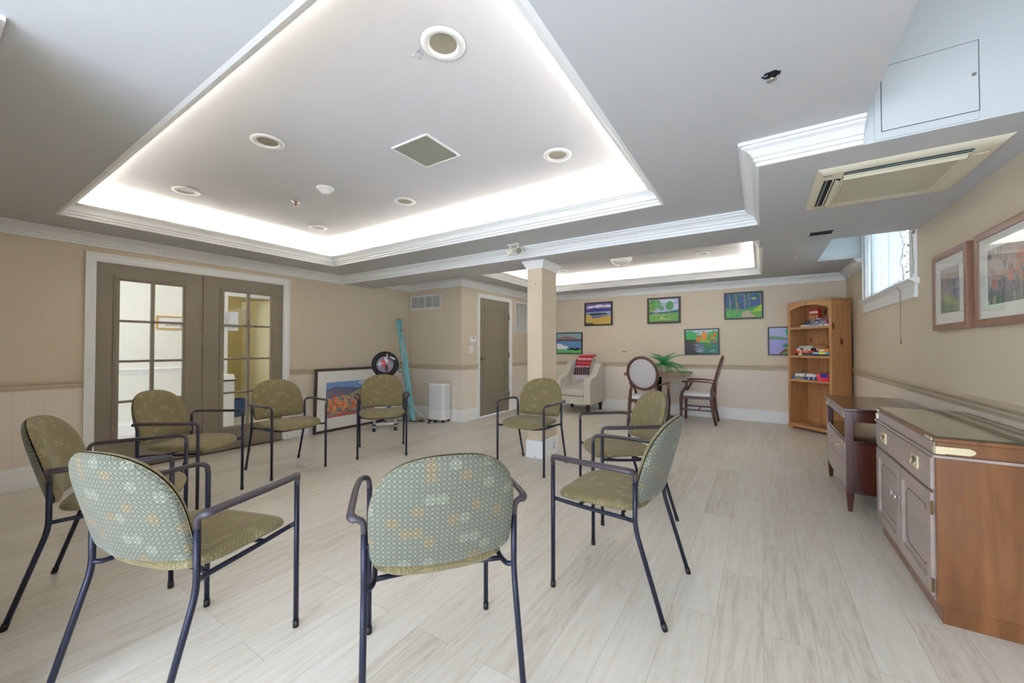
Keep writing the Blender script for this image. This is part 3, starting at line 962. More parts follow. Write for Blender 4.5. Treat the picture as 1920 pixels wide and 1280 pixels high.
def make_chair():
    t = thing('stacking_armchair', '', 'chair')
    # side frames: front leg, arm, rear leg in one tube -> arm is a part, legs are parts
    for s in (-1, 1):
        f = MB(); f.tube([(s * .257, .27, 0.012), (s * .257, .27, .34), (s * .257, .27, .628)], .0108, 12)
        f.tube([(s * .257, .27, 0.0), (s * .257, .27, 0.03)], .0125, 12, mi=1)
        f.build('leg', [M['black_metal'], M['black']], t)
        r = MB(); r.tube(rounded([(s * .257, -.274, .010), (s * .257, -.150, .405), (s * .257, -.150, .622)], 0.05, 6), .0108, 12)
        r.tube([(s * .257, -.277, 0.0), (s * .257, -.268, 0.03)], .0125, 12, mi=1)
        r.build('leg', [M['black_metal'], M['black']], t)
        a = MB()
        pts = rounded([(s * .257, .27, .618), (s * .262, .270, .664), (s * .293, .235, .671), (s * .302, .10, .671), (s * .302, -.105, .671), (s * .300, -.150, .668), (s * .259, -.152, .655), (s * .257, -.150, .612)], [0, .03, .03, .05, .05, .028, .02, 0], 5)
        n = len(pts)
        rr = [0.0108 if (i < 8 or i > n - 9) else 0.0150 for i in range(n)]
        ff = [1.0 if (i < 8 or i > n - 9) else 0.68 for i in range(n)]
        a.tube(pts, rr, 12, flat=ff)
        a.build('armrest', M['armpad_c'], t)
        k = MB()
        k.tube(rounded([(s * .257, .27, .452), (s * .235, .255, .440), (s * .226, .12, .428), (s * .226, -.09, .425), (s * .235, -.135, .425), (s * .257, -.150, .430)], .04, 5), .0095, 10)
        k.build('seat_rail', M['black_metal'], t)
    k = MB()
    k.tube(rounded([(-.226, .14, .428), (-.12, .165, .410), (.12, .165, .410), (.226, .14, .428)], .08, 5), .009, 10)
    k.tube(rounded([(-.226, -.09, .425), (-.13, -.045, .405), (.13, -.045, .405), (.226, -.09, .425)], .08, 5), .009, 10)
    k.build('cross_rail', M['black_metal'], t)
    so_ = seat_outline()
    sb = MB()
    pad(sb, so_, (0, .055), seat_surf, lambda s, x, y: 0.030 * math.sqrt(max(0, 1 - s ** 9)), sgn=1)
    pad(sb, [(a * .995, b_) for a, b_ in so_], (0, .055), seat_surf, lambda s, x, y: 0.024 * math.sqrt(max(0, 1 - s ** 9)), sgn=-1)
    sb.build('seat', M['fab_seat'], t)
    bo = back_outline()
    bb = MB()
    pad(bb, bo, (0, .66), back_surf, lambda s, x, z: 0.003 + 0.034 * math.sqrt(max(0, 1 - s ** 9)), sgn=1)
    pad(bb, bo, (0, .66), back_surf, lambda s, x, z: -0.003, sgn=1)
    bb.build('backrest', M['fab_front'], t)
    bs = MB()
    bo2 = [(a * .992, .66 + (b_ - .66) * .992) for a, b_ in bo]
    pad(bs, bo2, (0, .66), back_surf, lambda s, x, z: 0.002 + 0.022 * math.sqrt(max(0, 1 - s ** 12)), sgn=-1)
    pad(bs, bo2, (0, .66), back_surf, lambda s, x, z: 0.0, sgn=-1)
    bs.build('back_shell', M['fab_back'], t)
    for s in (-1, 1):
        k = MB(); k.tube([(s * .257, -.150, .56), (s * .236, -.152, .575), (s * .215, -.158, .58)], .007, 8)
        k.build('back_bracket', M['black_metal'], t)
    return t


M['armpad_c'] = M['armpad']


def copy_thing(root, loc, rz, label=None, group=None):
    r = root.copy(); C.objects.link(r); r.location = loc; r.rotation_euler = (0, 0, rz)
    if label: r['label'] = label
    if group: r['group'] = group
    for ch in [o for o in bpy.data.objects if o.parent == root]:
        c = ch.copy(); C.objects.link(c); c.parent = r
        for g in [o for o in bpy.data.objects if o.parent == ch]:
            d = g.copy(); C.objects.link(d); d.parent = c
    return r


CH = [  # x, y, heading (deg), label
    (-1.047, 1.109, 50.5, 'green patterned arm chair nearest the camera, its whole back turned to the viewer'),
    (-0.623, 2.047, 87.8, 'green patterned arm chair at the right of the ring, side-on, back towards the cabinets'),
    (-0.880, 2.969, 129.6, 'green patterned arm chair half hidden behind the side-on chair, facing the camera at right'),
    (-1.990, 3.502, -177.4, 'green patterned arm chair standing directly in front of the square column'),
    (-3.761, 3.040, -128.4, 'green patterned arm chair in front of the black round target and large leaning picture'),
    (-4.045, 2.090, -92.0, 'green patterned arm chair in front of the right french door leaf'),
    (-3.830, 1.208, -54.0, 'green patterned arm chair in front of the left french door leaf'),
    (-2.879, 0.598, -23.6, 'green patterned arm chair farthest left, beside the plaid wallpapered wall'),
    (-1.887, 0.602, 17.4, 'green patterned arm chair at front left, its back and right side towards the viewer'),
]
ch0 = make_chair()
for i, (x, y, a, lab) in enumerate(CH):
    if i == 0:
        ch0.location = (x, y, 0); ch0.rotation_euler = (0, 0, math.radians(a)); ch0['label'] = lab; ch0['group'] = 'ring of green arm chairs'
    else:
        copy_thing(ch0, (x, y, 0), math.radians(a), lab, 'ring of green arm chairs')


# ---------------------------------------------------------------- pictures
def ell(cx, cy, rx, ry, n=14, a0=0, a1=2 * PI):
    return [(cx + rx * math.cos(a0 + (a1 - a0) * k / n), cy + ry * math.sin(a0 + (a1 - a0) * k / n)) for k in range(n)]


def canvas(mb, w, h, shapes, mats, y0=0.0, step=0.00025):
    """flat painting in local XZ plane facing -Y; shapes: (rgb, [(u,v)...]) clipped to 0..1"""
    idx = {}
    st_ = min(step, .005 / max(1, len(shapes)))
    def mi(rgb):
        k = tuple(rgb)
        if k not in idx:
            idx[k] = len(mats); mats.append(paint(rgb, 0.5, var=0.10, scale=14, name='oil_paint'))
        return idx[k]
    for i, (rgb, poly) in enumerate(shapes):
        pts = clip(poly)
        if len(pts) < 3: continue
        vs_ = [((u - .5) * w, y0 - st_ * i, (v - .5) * h) for u, v in pts]
        # fan via centroid-free ngon
        mb.add(vs_, [tuple(range(len(vs_)))], mi(rgb))


def clip(poly):
    for ax, lim, sg in ((0, 0.0, 1), (0, 1.0, -1), (1, 0.0, 1), (1, 1.0, -1)):
        out = []
        for i in range(len(poly)):
            a, b_ = poly[i - 1], poly[i]
            ia = (a[ax] - lim) * sg >= 0; ib = (b_[ax] - lim) * sg >= 0
            if ia != ib:
                t = (lim - a[ax]) / (b_[ax] - a[ax])
                out.append((a[0] + (b_[0] - a[0]) * t, a[1] + (b_[1] - a[1]) * t))
            if ib: out.append(b_)
        poly = out
        if not poly: return []
    return poly


def picture(label, w, h, fw, depth, fmat, shapes, loc, rot, mat_w=0.0, glass=False, name='framed_painting', cat='picture', group=None, fh=None):
    """w,h outer size. local: faces -Y, back at y=0, centred"""
    t = thing(name, label, cat, loc, group=group, rot=rot)
    b = MB()
    for q in ((-w / 2, -w / 2 + fw, -h / 2, h / 2), (w / 2 - fw, w / 2, -h / 2, h / 2), (-w / 2 + fw, w / 2 - fw, h / 2 - fw, h / 2), (-w / 2 + fw, w / 2 - fw, -h / 2, -h / 2 + fw)):
        b.box(q[0], q[1], -depth, 0, q[2], q[3])
    b.build('frame', fmat, t, bevel=0.0025)
    iw, ih = w - 2 * fw, h - 2 * fw
    yb = -depth + 0.008
    if mat_w:
        b = MB(); mw, mh = mat_w if isinstance(mat_w, tuple) else (mat_w, mat_w)
        for q in ((-iw / 2, -iw / 2 + mw, -ih / 2, ih / 2), (iw / 2 - mw, iw / 2, -ih / 2, ih / 2), (-iw / 2 + mw, iw / 2 - mw, ih / 2 - mh, ih / 2), (-iw / 2 + mw, iw / 2 - mw, -ih / 2, -ih / 2 + mh)):
            b.box(q[0], q[1], yb, yb + 0.003, q[2], q[3])
        b.build('mount', paint((236, 237, 232), 0.7, var=0.005), t)
        iw -= 2 * mw; ih -= 2 * mh; yb += 0.0035
    mats = []
    b = MB(); canvas(b, iw, ih, shapes, mats, yb + 0.001 + 0.00025 * 0)
    b.box(-iw / 2, iw / 2, yb + 0.0012, yb + 0.004, -ih / 2, ih / 2, 0)
    b.build('print' if mat_w else 'canvas', mats, t, fix=False)
    if glass:
        b = MB(); b.box(-w / 2 + fw, w / 2 - fw, -depth + 0.004, -depth + 0.0055, -h / 2 + fw, h / 2 - fw)
        b.build('glazing', M['picglass'], t)
    return t


R = random.Random(5)
fblk = paint((34, 30, 36), 0.4, var=0.08, name='black_picture_frame')
fbrn = paint((62, 50, 50), 0.4, var=0.08, name='dark_brown_picture_frame')
full = [(0, 0), (1, 0), (1, 1), (0, 1)]


def hill(y0, pts):
    return [(0, y0)] + pts + [(1, y0)]


# lake with golden field
sh = [((98, 88, 160), full)]
for cx_, cy_, rx_ in ((.2, .84, .18), (.52, .88, .22), (.85, .86, .18), (.42, .84, .12)): sh += [((188, 184, 206), ell(cx_, cy_ - .02, rx_, .075)), ((234, 232, 238), ell(cx_ + .03, cy_ + .01, rx_ * .85, .055))]
sh += [((64, 56, 152), hill(.6, [(0, .68), (.2, .78), (.4, .80), (.6, .74), (.8, .79), (1, .76)])), ((38, 36, 92), hill(.6, [(0, .64), (.12, .66), (.34, .61)])), ((36, 34, 96), ell(.55, .68, .14, .035)),
       ((140, 166, 214), [(0, .40), (1, .40), (1, .66), (.8, .61), (0, .58)]), ((60, 60, 78), [(.8, .60), (.92, .68), (1, .70), (1, .62)]),
       ((44, 62, 36), [(0, .42), (0, .52), (.4, .55), (.8, .54), (.92, .46), (.6, .43)]), ((196, 168, 84), [(0, .42), (.02, .50), (.16, .50), (.22, .43)]),
       ((206, 176, 82), [(0, 0), (1, 0), (1, .40), (.7, .36), (.5, .30), (.25, .30), (.22, .40), (0, .42)])]
for k in range(26):
    u = .02 + k * .038
    sh.append(((150 + (k % 3) * 26, 126 + (k % 3) * 18, 48), [(u, .02), (u + .008, .02), (u + .012, .30 + R.random() * .16), (u + .006, .30)]))
sh += [((176, 140, 70), [(.64, .3), (.67, .3), (.665, .52), (.645, .52)]), ((176, 140, 70), [(.83, .3), (.86, .3), (.855, .52), (.835, .52)]), ((92, 88, 74), [(0, 0), (.36, 0), (.28, .07), (0, .08)])]
picture('small painting of purple clouds over a lake and golden grass, upper row beside the column', .585, .475, .028, .03, fblk, sh, (-2.768, BY - 0.001, 1.899), (0, 0, 0))

# meadow with trees
sh = [((178, 192, 220), full), ((214, 222, 236), ell(.62, .92, .3, .08)), ((206, 214, 232), ell(.85, .66, .2, .1)), ((40, 96, 108), [(0, .30), (0, .44), (.5, .42), (1, .50), (1, .34)]),
      ((110, 168, 82), [(0, 0), (1, 0), (1, .40), (.6, .36), (0, .33)]), ((150, 186, 96), [(0, .26), (.5, .34), (1, .40), (.6, .36), (0, .33)])]
for cx_, cy_, rx_, ry_, col_ in ((.14, .74, .17, .26, (70, 140, 62)), (.05, .62, .08, .2, (104, 150, 58)), (.30, .78, .12, .2, (92, 156, 92)), (.44, .60, .07, .1, (76, 142, 96)), (.71, .70, .135, .2, (74, 146, 96))):
    sh.append((col_, ell(cx_, cy_, rx_, ry_)))
    for k in range(22):
        a_ = R.random() * 6.28; q_ = R.random() ** .5 * .85
        sh.append(((col_[0] + R.choice((-26, 36, 50)), col_[1] + R.choice((-22, 24, 36)), col_[2] + R.choice((-16, 26))), ell(cx_ + rx_ * q_ * math.cos(a_), cy_ + ry_ * q_ * math.sin(a_), .022, .026, 6)))
for u in (.16, .21, .26, .30): sh.append(((222, 214, 196), [(u, .28), (u + .012, .28), (u + .022, .66), (u + .012, .66)]))
sh.append(((196, 200, 170), [(.70, .32), (.712, .32), (.715, .62), (.705, .62)]))
sh += [((206, 196, 130), [(.30, .08), (.42, .16), (.36, .2), (.5, .3), (.56, .31), (.44, .2), (.6, .12), (.9, .06), (.5, .1)])]
for k in range(60): u, v = .45 + R.random() * .5, .08 + R.random() * .24; sh.append(((R.choice((60, 176, 150)), 170 + R.randrange(30), 90 + R.randrange(40)), ell(u, v, .012, .01, 5)))
picture('painting of green trees in a bright meadow, upper row above the potted fern', .588, .484, .036, .03, fbrn, sh, (-1.508, BY - 0.001, 1.905), (0, 0, 0))

# forest path
sh = [((62, 92, 150), full)]
for k in range(30): sh.append(((R.choice((26, 40, 84)), R.choice((92, 112, 120)), R.choice((98, 120, 176))), ell(R.random() * .7, .5 + R.random() * .5, .06, .07, 8)))
sh += [((88, 98, 178), ell(.78, .85, .14, .16)), ((30, 104, 108), ell(.88, .9, .1, .12)), ((30, 104, 108), ell(.66, .94, .08, .1)),
       ((78, 160, 88), [(0, 0), (1, 0), (1, .5), (.75, .45), (.5, .34), (.3, .36), (0, .44)])]
for k in range(46): u = .02 + R.random() * .66; sh.append(((46, 84 + R.randrange(50), 104), [(u, .34), (u + .006, .34), (u + .01, .66 + R.random() * .25), (u + .004, .7)]))
for u, l, r_ in ((.08, .24, .98), (.26, .22, .98), (.31, .26, .62), (.50, .30, .98), (.62, .46, .98), (.93, .5, .98)):
    sh.append(((158, 148, 122), [(u + .03, l), (u + .055, l), (u + .045 + .02, (l + r_) / 2), (u + .035, r_), (u + .01, r_), (u + .035, (l + r_) / 2)]))
for k in range(60): sh.append(((R.choice((60, 104, 120)), 150 + R.randrange(50), 84), ell(R.random() * .5, .04 + R.random() * .3, .03, .012, 5)))
sh += [((170, 214, 66), [(.70, .22), (1, .52), (1, .12), (.85, .1)]), ((98, 160, 66), [(.72, .22), (1, .24), (1, 0), (.82, .02)]), ((180, 166, 140), [(.46, .02), (.46, .22), (.56, .28), (.70, .30), (.68, .2), (.84, .02)]),
       ((150, 200, 60), ell(.79, .77, .075, .05))]
picture('painting of a path through blue-green woods, upper row, nearest the bookcase', .562, .455, .022, .03, fblk, sh, (-0.238, BY - 0.001, 1.921), (0, 0, 0))

# autumn lake
sh = [((188, 206, 226), full), ((52, 172, 92), hill(.5, [(0, .94), (.2, .97), (.35, .78), (.45, .74), (.6, .92), (.7, .80), (.85, .96), (1, .92)])),
      ((70, 54, 40), [(0, .44), (0, .60), (.4, .58), (.4, .5)]), ((216, 126, 44), ell(.40, .60, .07, .12)), ((224, 134, 46), ell(.58, .72, .10, .19)), ((214, 128, 46), ell(.81, .68, .035, .14)), ((220, 132, 50), ell(.91, .80, .04, .1)),
      ((130, 190, 70), [(.4, .5), (.5, .56), (.8, .54), (1, .5), (1, .46), (.5, .46)]), ((76, 74, 64), [(.75, .54), (1, .54), (1, .36), (.75, .42)])]
for k in range(50): sh.append(((R.choice((30, 60, 96)), R.randrange(140, 200), R.randrange(70, 120)), ell(R.random(), .62 + R.random() * .3, .03, .035, 6)))
sh = [s_ for s_ in sh[:3]] + sh[9:] + sh[3:9]
sh += [((64, 62, 62), [(0, 0), (.45, 0), (.42, .48), (0, .46)]), ((44, 118, 112), [(.4, 0), (1, 0), (1, .42), (.7, .46), (.42, .48)]), ((90, 104, 120), ell(.42, .24, .14, .2)),
       ((78, 130, 60), [(.6, .2), (.86, .4), (.7, .46), (.58, .44)]), ((24, 132, 130), [(.66, .04), (.98, .06), (.98, .28), (.8, .2)]), ((220, 196, 140), [(.68, .485), (.98, .47), (.98, .50), (.7, .505)]), ((226, 232, 236), [(.7, .1), (.9, .12), (.92, .15), (.74, .12)])]
for k in range(34): v_ = .06 + .34 * R.random(); sh.append((R.choice(((150, 170, 196), (120, 136, 160), (176, 190, 206), (84, 92, 108))), ell(.42 + R.uniform(-.12, .12), v_, .05 + .05 * R.random(), .010, 8)))
for k in range(26): sh.append((R.choice(((40, 130, 120), (30, 104, 110), (70, 140, 90), (56, 110, 70))), ell(.6 + .38 * R.random(), .04 + .36 * R.random(), .08, .014, 8)))
for k in range(22): sh.append((R.choice(((226, 150, 60), (206, 110, 40), (196, 130, 50))), ell(R.choice((.4, .58, .58, .9)) + R.uniform(-.06, .06), .66 + R.uniform(-.12, .12), .022, .03, 7)))
picture('painting of orange autumn trees by a dark lake, lower row, slightly tilted', .556, .456, .020, .03, fblk, sh, (-0.873, BY - 0.001, 1.320), (0, math.radians(-1.2), 0))

# boats / bridge (left half behind the column)
sh = [((132, 170, 178), full), ((150, 104, 100), hill(.6, [(0, .74), (.3, .84), (.55, .84), (.8, .74), (1, .70)])), ((70, 52, 66), [(0, .62), (0, .68), (1, .66), (1, .62)]), ((92, 140, 190), [(0, .2), (1, .2), (1, .62), (0, .62)])]
for k in range(40): u, v = R.random() * .9, .26 + R.random() * .34; sh.append(((R.choice((60, 150, 176)), R.choice((110, 170, 190)), 205), [(u, v), (u + .14, v + .004), (u + .1, v + .018)]))
sh += [((236, 240, 244), [(0, .2), (.40, .2), (.48, .34), (.3, .36), (.2, .46), (0, .48)]), ((24, 26, 40), [(.42, .12), (.6, .28), (.74, .22), (.85, .28), (1, .2), (1, .08), (.5, .04)]), ((96, 190, 92), [(0, 0), (1, 0), (1, .2), (.8, .12), (.6, .18), (.4, .12), (0, .16)])]
for k in range(12): sh.append(((70, 48, 60), ell(.05 + k * .08, .64, .022, .035, 8)))
picture('painting of a blue harbour with a white boat, lower row beside the column', .60, .452, .020, .03, fblk, sh, (-3.413, BY - 0.001, 1.307), (0, 0, 0))

# leaning tree by lilac water (right half behind the bookcase)
sh = [((176, 184, 226), full), ((120, 160, 120), [(0, .55), (0, .70), (.1, .69), (.45, .62), (1, .60), (1, .55)]), ((84, 140, 96), [(0, .56), (0, .60), (.5, .58), (1, .6), (1, .56)]), ((160, 162, 222), [(0, 0), (1, 0), (1, .56), (0, .56)]),
      ((118, 84, 64), [(.22, .0), (.34, .0), (.75, .55), (.9, .8), (.8, .82), (.62, .56)]), ((214, 194, 140), [(.38, .2), (.5, .36), (.78, .52), (.7, .4), (.46, .2)]), ((104, 156, 60), [(.3, .0), (1, 0), (1, .46), (.6, .32)])]
for k in range(90): a_ = R.random(); sh.append(((20 + R.randrange(30), 150 + R.randrange(36), 106 + R.randrange(30)), ell(.42 + R.random() * .58, .72 + R.random() * .3 - (0.1 if a_ > .6 else 0) * R.random(), .05, .035, 6)))
for cx_, cy_ in ((.36, .32), (.44, .30), (.40, .36), (.47, .44), (.52, .5), (.5, .54)): sh.append(((30, 150, 104), ell(cx_, cy_, .045, .045, 9)))
picture('painting of a leaning tree over lilac water, lower row, cut off by the bookcase', .59, .458, .018, .03, fblk, sh, (0.398, BY - 0.001, 1.322), (0, 0, 0))

# two framed prints on the right wall
ROT_R = (0, 0, -PI / 2)
def abstract(seed, kind):
    r_ = random.Random(seed)
    s_ = [((188, 178, 170), full)]
    if kind:
        s_ += [((204, 188, 174), [(0, .5), (1, .55), (1, 1), (0, 1)]), ((140, 138, 144), [(0, 0), (1, 0), (1, .5), (.6, .3), (.3, .45), (0, .3)])]
        for cx_, cy_, rx_, ry_ in ((.60, .62, .10, .24), (.42, .5, .06, .17), (.78, .14, .06, .14), (.66, .45, .07, .2)): s_.append(((206, 152, 136), ell(cx_, cy_, rx_, ry_)))
        s_ += [((126, 126, 140), ell(.86, .45, .10, .2)), ((120, 132, 126), [(0, 0), (1, 0), (1, .08), (.5, .14), (0, .2)]), ((122, 128, 140), ell(.5, .24, .14, .12)), ((196, 140, 124), ell(.14, .36, .07, .10))]
    else:
        s_ += [((172, 170, 168), [(.4, .2), (1, .1), (1, .8), (.6, .9)]), ((144, 144, 150), ell(.8, .5, .14, .24)), ((176, 176, 140), ell(.5, .3, .20, .16)), ((154, 162, 142), [(0, 0), (1, 0), (.8, .16), (0, .34)]), ((208, 156, 150), ell(.84, .62, .05, .08)), ((186, 174, 164), ell(.4, .7, .2, .14))]
    for k in range(70): c_ = r_.choice(((194, 172, 162), (150, 150, 154), (172, 168, 156), (204, 192, 180))); s_.append((c_, ell(r_.random(), r_.random(), .01 + r_.random() * .02, .03 + r_.random() * .07, 8)))
    return s_
picture('smaller brown framed abstract print on the right wall, nearer the window', .558, .528, .042, .036, M['framewood'], abstract(3, 0), (RX - 0.001, 3.740, 1.602), ROT_R, (.082, .072), True, name='framed_print')
picture('brown framed print with coral shapes on the right wall, cut off by the frame edge', .80, .528, .042, .036, M['framewood'], abstract(4, 1), (RX - 0.001, 2.958, 1.602), ROT_R, (.082, .072), True, name='framed_print')

# large landscape leaning on the left wall
sh = [((112, 150, 204), full), ((196, 206, 214), ell(.72, .93, .12, .05)), ((188, 200, 214), ell(.94, .9, .1, .06)), ((104, 106, 136), hill(.4, [(0, .80), (.06, .80), (.18, .88), (.3, .84), (.5, .82), (.66, .74)])), ((124, 112, 140), hill(.4, [(0, .74), (.16, .78), (.3, .7), (.6, .66)])),
      ((96, 140, 170), [(0, .3), (1, .3), (1, .96), (.85, .82), (.62, .70), (.4, .58), (0, .6)]), ((150, 158, 120), [(.4, .58), (.7, .8), (1, .9), (1, .6), (.6, .5)]), ((84, 70, 96), [(.42, .68), (.62, .78), (1, .92), (1, .88), (.62, .74)]),
      ((86, 116, 140), [(0, 0), (1, 0), (1, .3), (0, .4)])]
for k in range(420):
    u, v = R.random() * 1.0, R.random() * .60
    sh.append((R.choice(((214, 120, 80), (226, 150, 90), (196, 92, 74), (110, 150, 160), (78, 110, 140), (150, 160, 120), (232, 170, 110))), ell(u, v, .012 + R.random() * .025, .012 + R.random() * .03, 7)))
for k in range(40):
    u, v = R.random() * .8, .2 + R.random() * .32
    sh.append((R.choice(((226, 126, 78), (236, 160, 96), (206, 100, 78))), ell(u, v, .018 + .012 * R.random(), .04 + .035 * R.random(), 9)))
sh += [((176, 96, 90), [(0, 0), (1, 0), (1, .08), (.3, .1), (0, .04)])]
picture('large framed autumn landscape print standing on the floor against the left wall', 1.20, .915, .036, .030, paint((72, 58, 56), 0.4, var=0.08), sh,
        (-5.262, 3.68, 0.458), (math.radians(2.2), 0, PI / 2), (.135, .165), False, name='leaning_picture')
t = MB(); t.box(-.55, .55, -0.018, 0, -.47, .47, 0); t.box(-.548, .548, -0.0185, -0.018, -.468, .468, 1)
o = t.build('stretched_canvas', [paint((226, 214, 180), 0.8), paint((206, 202, 194), 0.7)])
o.location = (-5.3055, 3.78, 0.4705); o.rotation_euler = (math.radians(0.0), 0, PI / 2)
tag(o, 'unframed stretched canvas standing behind the large leaning picture, only its top edge showing', 'canvas')


# ---------------------------------------------------------------- bookcase with games
bx, by, ba = 0.369, 7.318, math.radians(-45)
BW, BDp, BH = 0.655, 0.33, 1.90
bc = thing('bookcase', 'tall knotty pine bookcase set across the far right corner', 'bookcase', (bx, by, 0), ba)
# local: x along front 0..BW, y depth 0..BDp (front at y=0)
def bpart(nm, boxes, mat, bev=0.003, par=None):
    b = MB()
    for q in boxes: b.box(*q)
    return b.build(nm, mat, par or bc, bevel=bev)
bpart('side_panel', [(0, .022, 0, BDp, 0, BH - .02)], M['pine'])
bpart('side_panel', [(BW - .022, BW, 0, BDp, 0, BH - .02)], M['pine'])
bpart('back_panel', [(.022, BW * .5 - .001, BDp - .016, BDp - .006, .06, BH - .02), (BW * .5 + .001, BW - .022, BDp - .016, BDp - .006, .06, BH - .02)], M['pine'])
bpart('top_board', [(-.018, BW + .014, -.02, BDp, BH - .02, BH)], M['pine_h'], .006)
bpart('face_frame', [(-.002, .034, -.018, 0, .0, BH - .02), (BW - .036, BW + .002, -.018, 0, .0, BH - .02)], M['pine'])
b = MB()
arcp = [(.034, BH - .02), (.034, 1.775)]
for k in range(17):
    u = k / 16; xx = .034 + (BW - .07) * u
    arcp.append((xx, 1.775 + .012 * (0 if k in (0, 16) else 1) + .052 * (math.sin(PI * min(1, max(0, (u - .10) / .8))) ** 0.6 if .10 < u < .9 else 0)))
arcp += [(BW - .036, 1.775), (BW - .036, BH - .02)]
b.prism(arcp, 'Y', -.018, 0); b.build('valance', M['pine_h'], bc, bevel=0.002)
SH = [(1.50, 'upper'), (1.078, 'middle'), (.724, 'lower')]
for z, nm in SH: bpart('shelf', [(.022, BW - .022, -.004, BDp - .016, z, z + .022)], M['pine_h'])
bpart('shelf', [(.022, BW - .022, -.004, BDp - .016, .055, .077)], M['pine_h'])
b = MB(); b.prism([(-.004, .0), (.05, .0), (.085, .035), (BW - .085, .035), (BW - .05, 0), (BW + .004, 0), (BW + .004, .078), (-.004, .078)], 'Y', -.022, -.002)
b.build('plinth', M['pine_h'], bc, bevel=0.002)
for z, nm in SH: bpart('shelf_lip', [(.034, BW - .036, -.018, -.004, z - .012, z + .022)], M['pine_h'], .003)

BM = Matrix.Translation((bx, by, 0)) @ Matrix.Rotation(ba, 4, 'Z')


def game(x0, x1, yf, dep, z, h, col, label, extra=(), cat='box', name='game_box', rz=0.0, txt=None, side=None):
    """box on a bookcase shelf; extra: (rgb, u0,u1,v0,v1) blocks printed on the front face"""
    x0 *= BW / .475; x1 *= BW / .475
    p = BM @ Vector(((x0 + x1) / 2, yf + dep / 2, z))
    t = thing(name, label, cat, p, ba + rz)
    w = (x1 - x0) / 2
    b = MB(); b.box(-w, w, -dep / 2, dep / 2, 0, h * .30); b.build('base', paint(side or col, 0.45, var=.03), t, bevel=.001)
    b = MB(); b.box(-w - .0012, w + .0012, -dep / 2 - .0012, dep / 2 + .0012, h * .18, h); b.build('lid', paint(col, 0.4, var=.03), t, bevel=.001)
    if extra:
        mats = []; b = MB()
        for i, (rgb, u0, u1, v0, v1) in enumerate(extra):
            m = paint(rgb, 0.4, var=.03)
            if m not in mats: mats.append(m)
            b.box(-w + 2 * w * u0, -w + 2 * w * u1, -dep / 2 - .0022 - i * .0001, -dep / 2 - .0012, h * v0, h * v1, mats.index(m))
        b.build('front_print', mats, t)
    if txt:
        text_mesh('lettering', txt[0], txt[1], paint(txt[2], 0.4), t, (txt[3], -dep / 2 - .0034, h * .55), (PI / 2, 0, 0))
    return t


z1 = 1.522 + .0005
snack = game(.105, .215, .205, .055, z1, .275, (196, 60, 46), 'tall red and brown carton standing at the back of the top bookcase shelf', [((206, 168, 124), .04, .96, .02, .62), ((170, 120, 84), .12, .4, .3, .56), ((176, 126, 86), .5, .85, .35, .6), ((240, 236, 226), .08, .92, .74, .86)], 'box', 'snack_carton')
game(.135, .432, .010, .18, z1, .028, (206, 214, 214), 'flat pale game box lying on the top shelf under the dark one', [((120, 130, 130), .25, .7, .3, .7), ((180, 60, 60), .8, .84, .2, .9)])
game(.168, .430, .020, .17, z1 + .0288, .055, (52, 60, 78), 'dark blue game box on the top shelf with white lettering', [((120, 90, 150), .55, .68, .1, .9), ((110, 160, 140), .68, .80, .1, .9), ((196, 110, 140), .80, .92, .1, .9)], txt=('Clue', .058, (238, 240, 236), -.025))
game(.285, .432, .035, .13, z1 + .0845, .030, (86, 84, 130), 'small purple game box on top of the dark blue one', [((206, 206, 214), .02, .4, .55, .95), ((170, 70, 90), .5, .9, .2, .7)])
z2 = 1.100 + .0005
game(.060, .270, .015, .20, z2, .036, (72, 40, 44), 'maroon game box at the bottom left of the middle shelf pile', [((220, 214, 196), .2, .4, .1, .95), ((56, 96, 92), .5, .95, .15, .85)])
game(.050, .2725, .010, .20, z2 + .037, .032, (210, 52, 44), 'long red game box in the middle shelf pile', [((236, 196, 84), .30, .42, .1, .9), ((240, 120, 110), .5, .75, .2, .8)])
game(.078, .300, .020, .18, z2 + .070, .038, (226, 224, 216), 'white game box with black print in the middle shelf pile', [((40, 40, 44), .2, .36, .3, .95), ((30, 30, 34), .72, .995, .02, .98), ((120, 120, 120), .42, .66, .3, .6)])
game(.100, .255, .030, .16, z2 + .109, .038, (168, 160, 140), 'grey-beige box topmost at left of the middle shelf', [((190, 184, 168), .05, .85, .15, .85)])
game(.262, .392, .045, .15, z2 + .109, .034, (156, 104, 60), 'brown cardboard box topmost at right of the middle shelf', [((176, 124, 76), .05, .9, .15, .85)])
game(.278, .435, -.002, .12, z2, .020, (34, 44, 66), 'thin navy box at the bottom right of the middle shelf', [])
game(.275, .437, -.008, .12, z2 + .0208, .032, (86, 168, 206), 'light blue and yellow game box at right of the middle shelf', [((224, 222, 90), .40, .80, .02, .98), ((236, 240, 240), .06, .34, .35, .75)])
game(.335, .437, -.006, .08, z2 + .0535, .046, (232, 134, 78), 'small orange game box at right of the middle shelf', [((214, 226, 180), .1, .6, .2, .8)])
z3 = .746 + .0005
game(.036, .325, -.002, .20, z3, .043, (44, 100, 166), 'blue photo-printed puzzle box under the white one on the lower shelf', [((150, 150, 120), .10, .45, .1, .9), ((30, 60, 120), .55, 1.0, .02, .98), ((214, 222, 226), .62, .70, .25, .8), ((190, 200, 210), .80, .88, .25, .8)])
game(.065, .321, .010, .18, z3 + .044, .040, (234, 234, 232), 'white puzzle box on the lower shelf', [((110, 110, 112), .42, .50, .2, .9), ((70, 70, 74), .90, .97, .1, .7)])
game(.330, .440, -.028, .10, z3, .050, (238, 70, 90), 'bottom pink-red cube box at right of the lower shelf', [((226, 44, 70), .52, 1.0, .02, .98)])
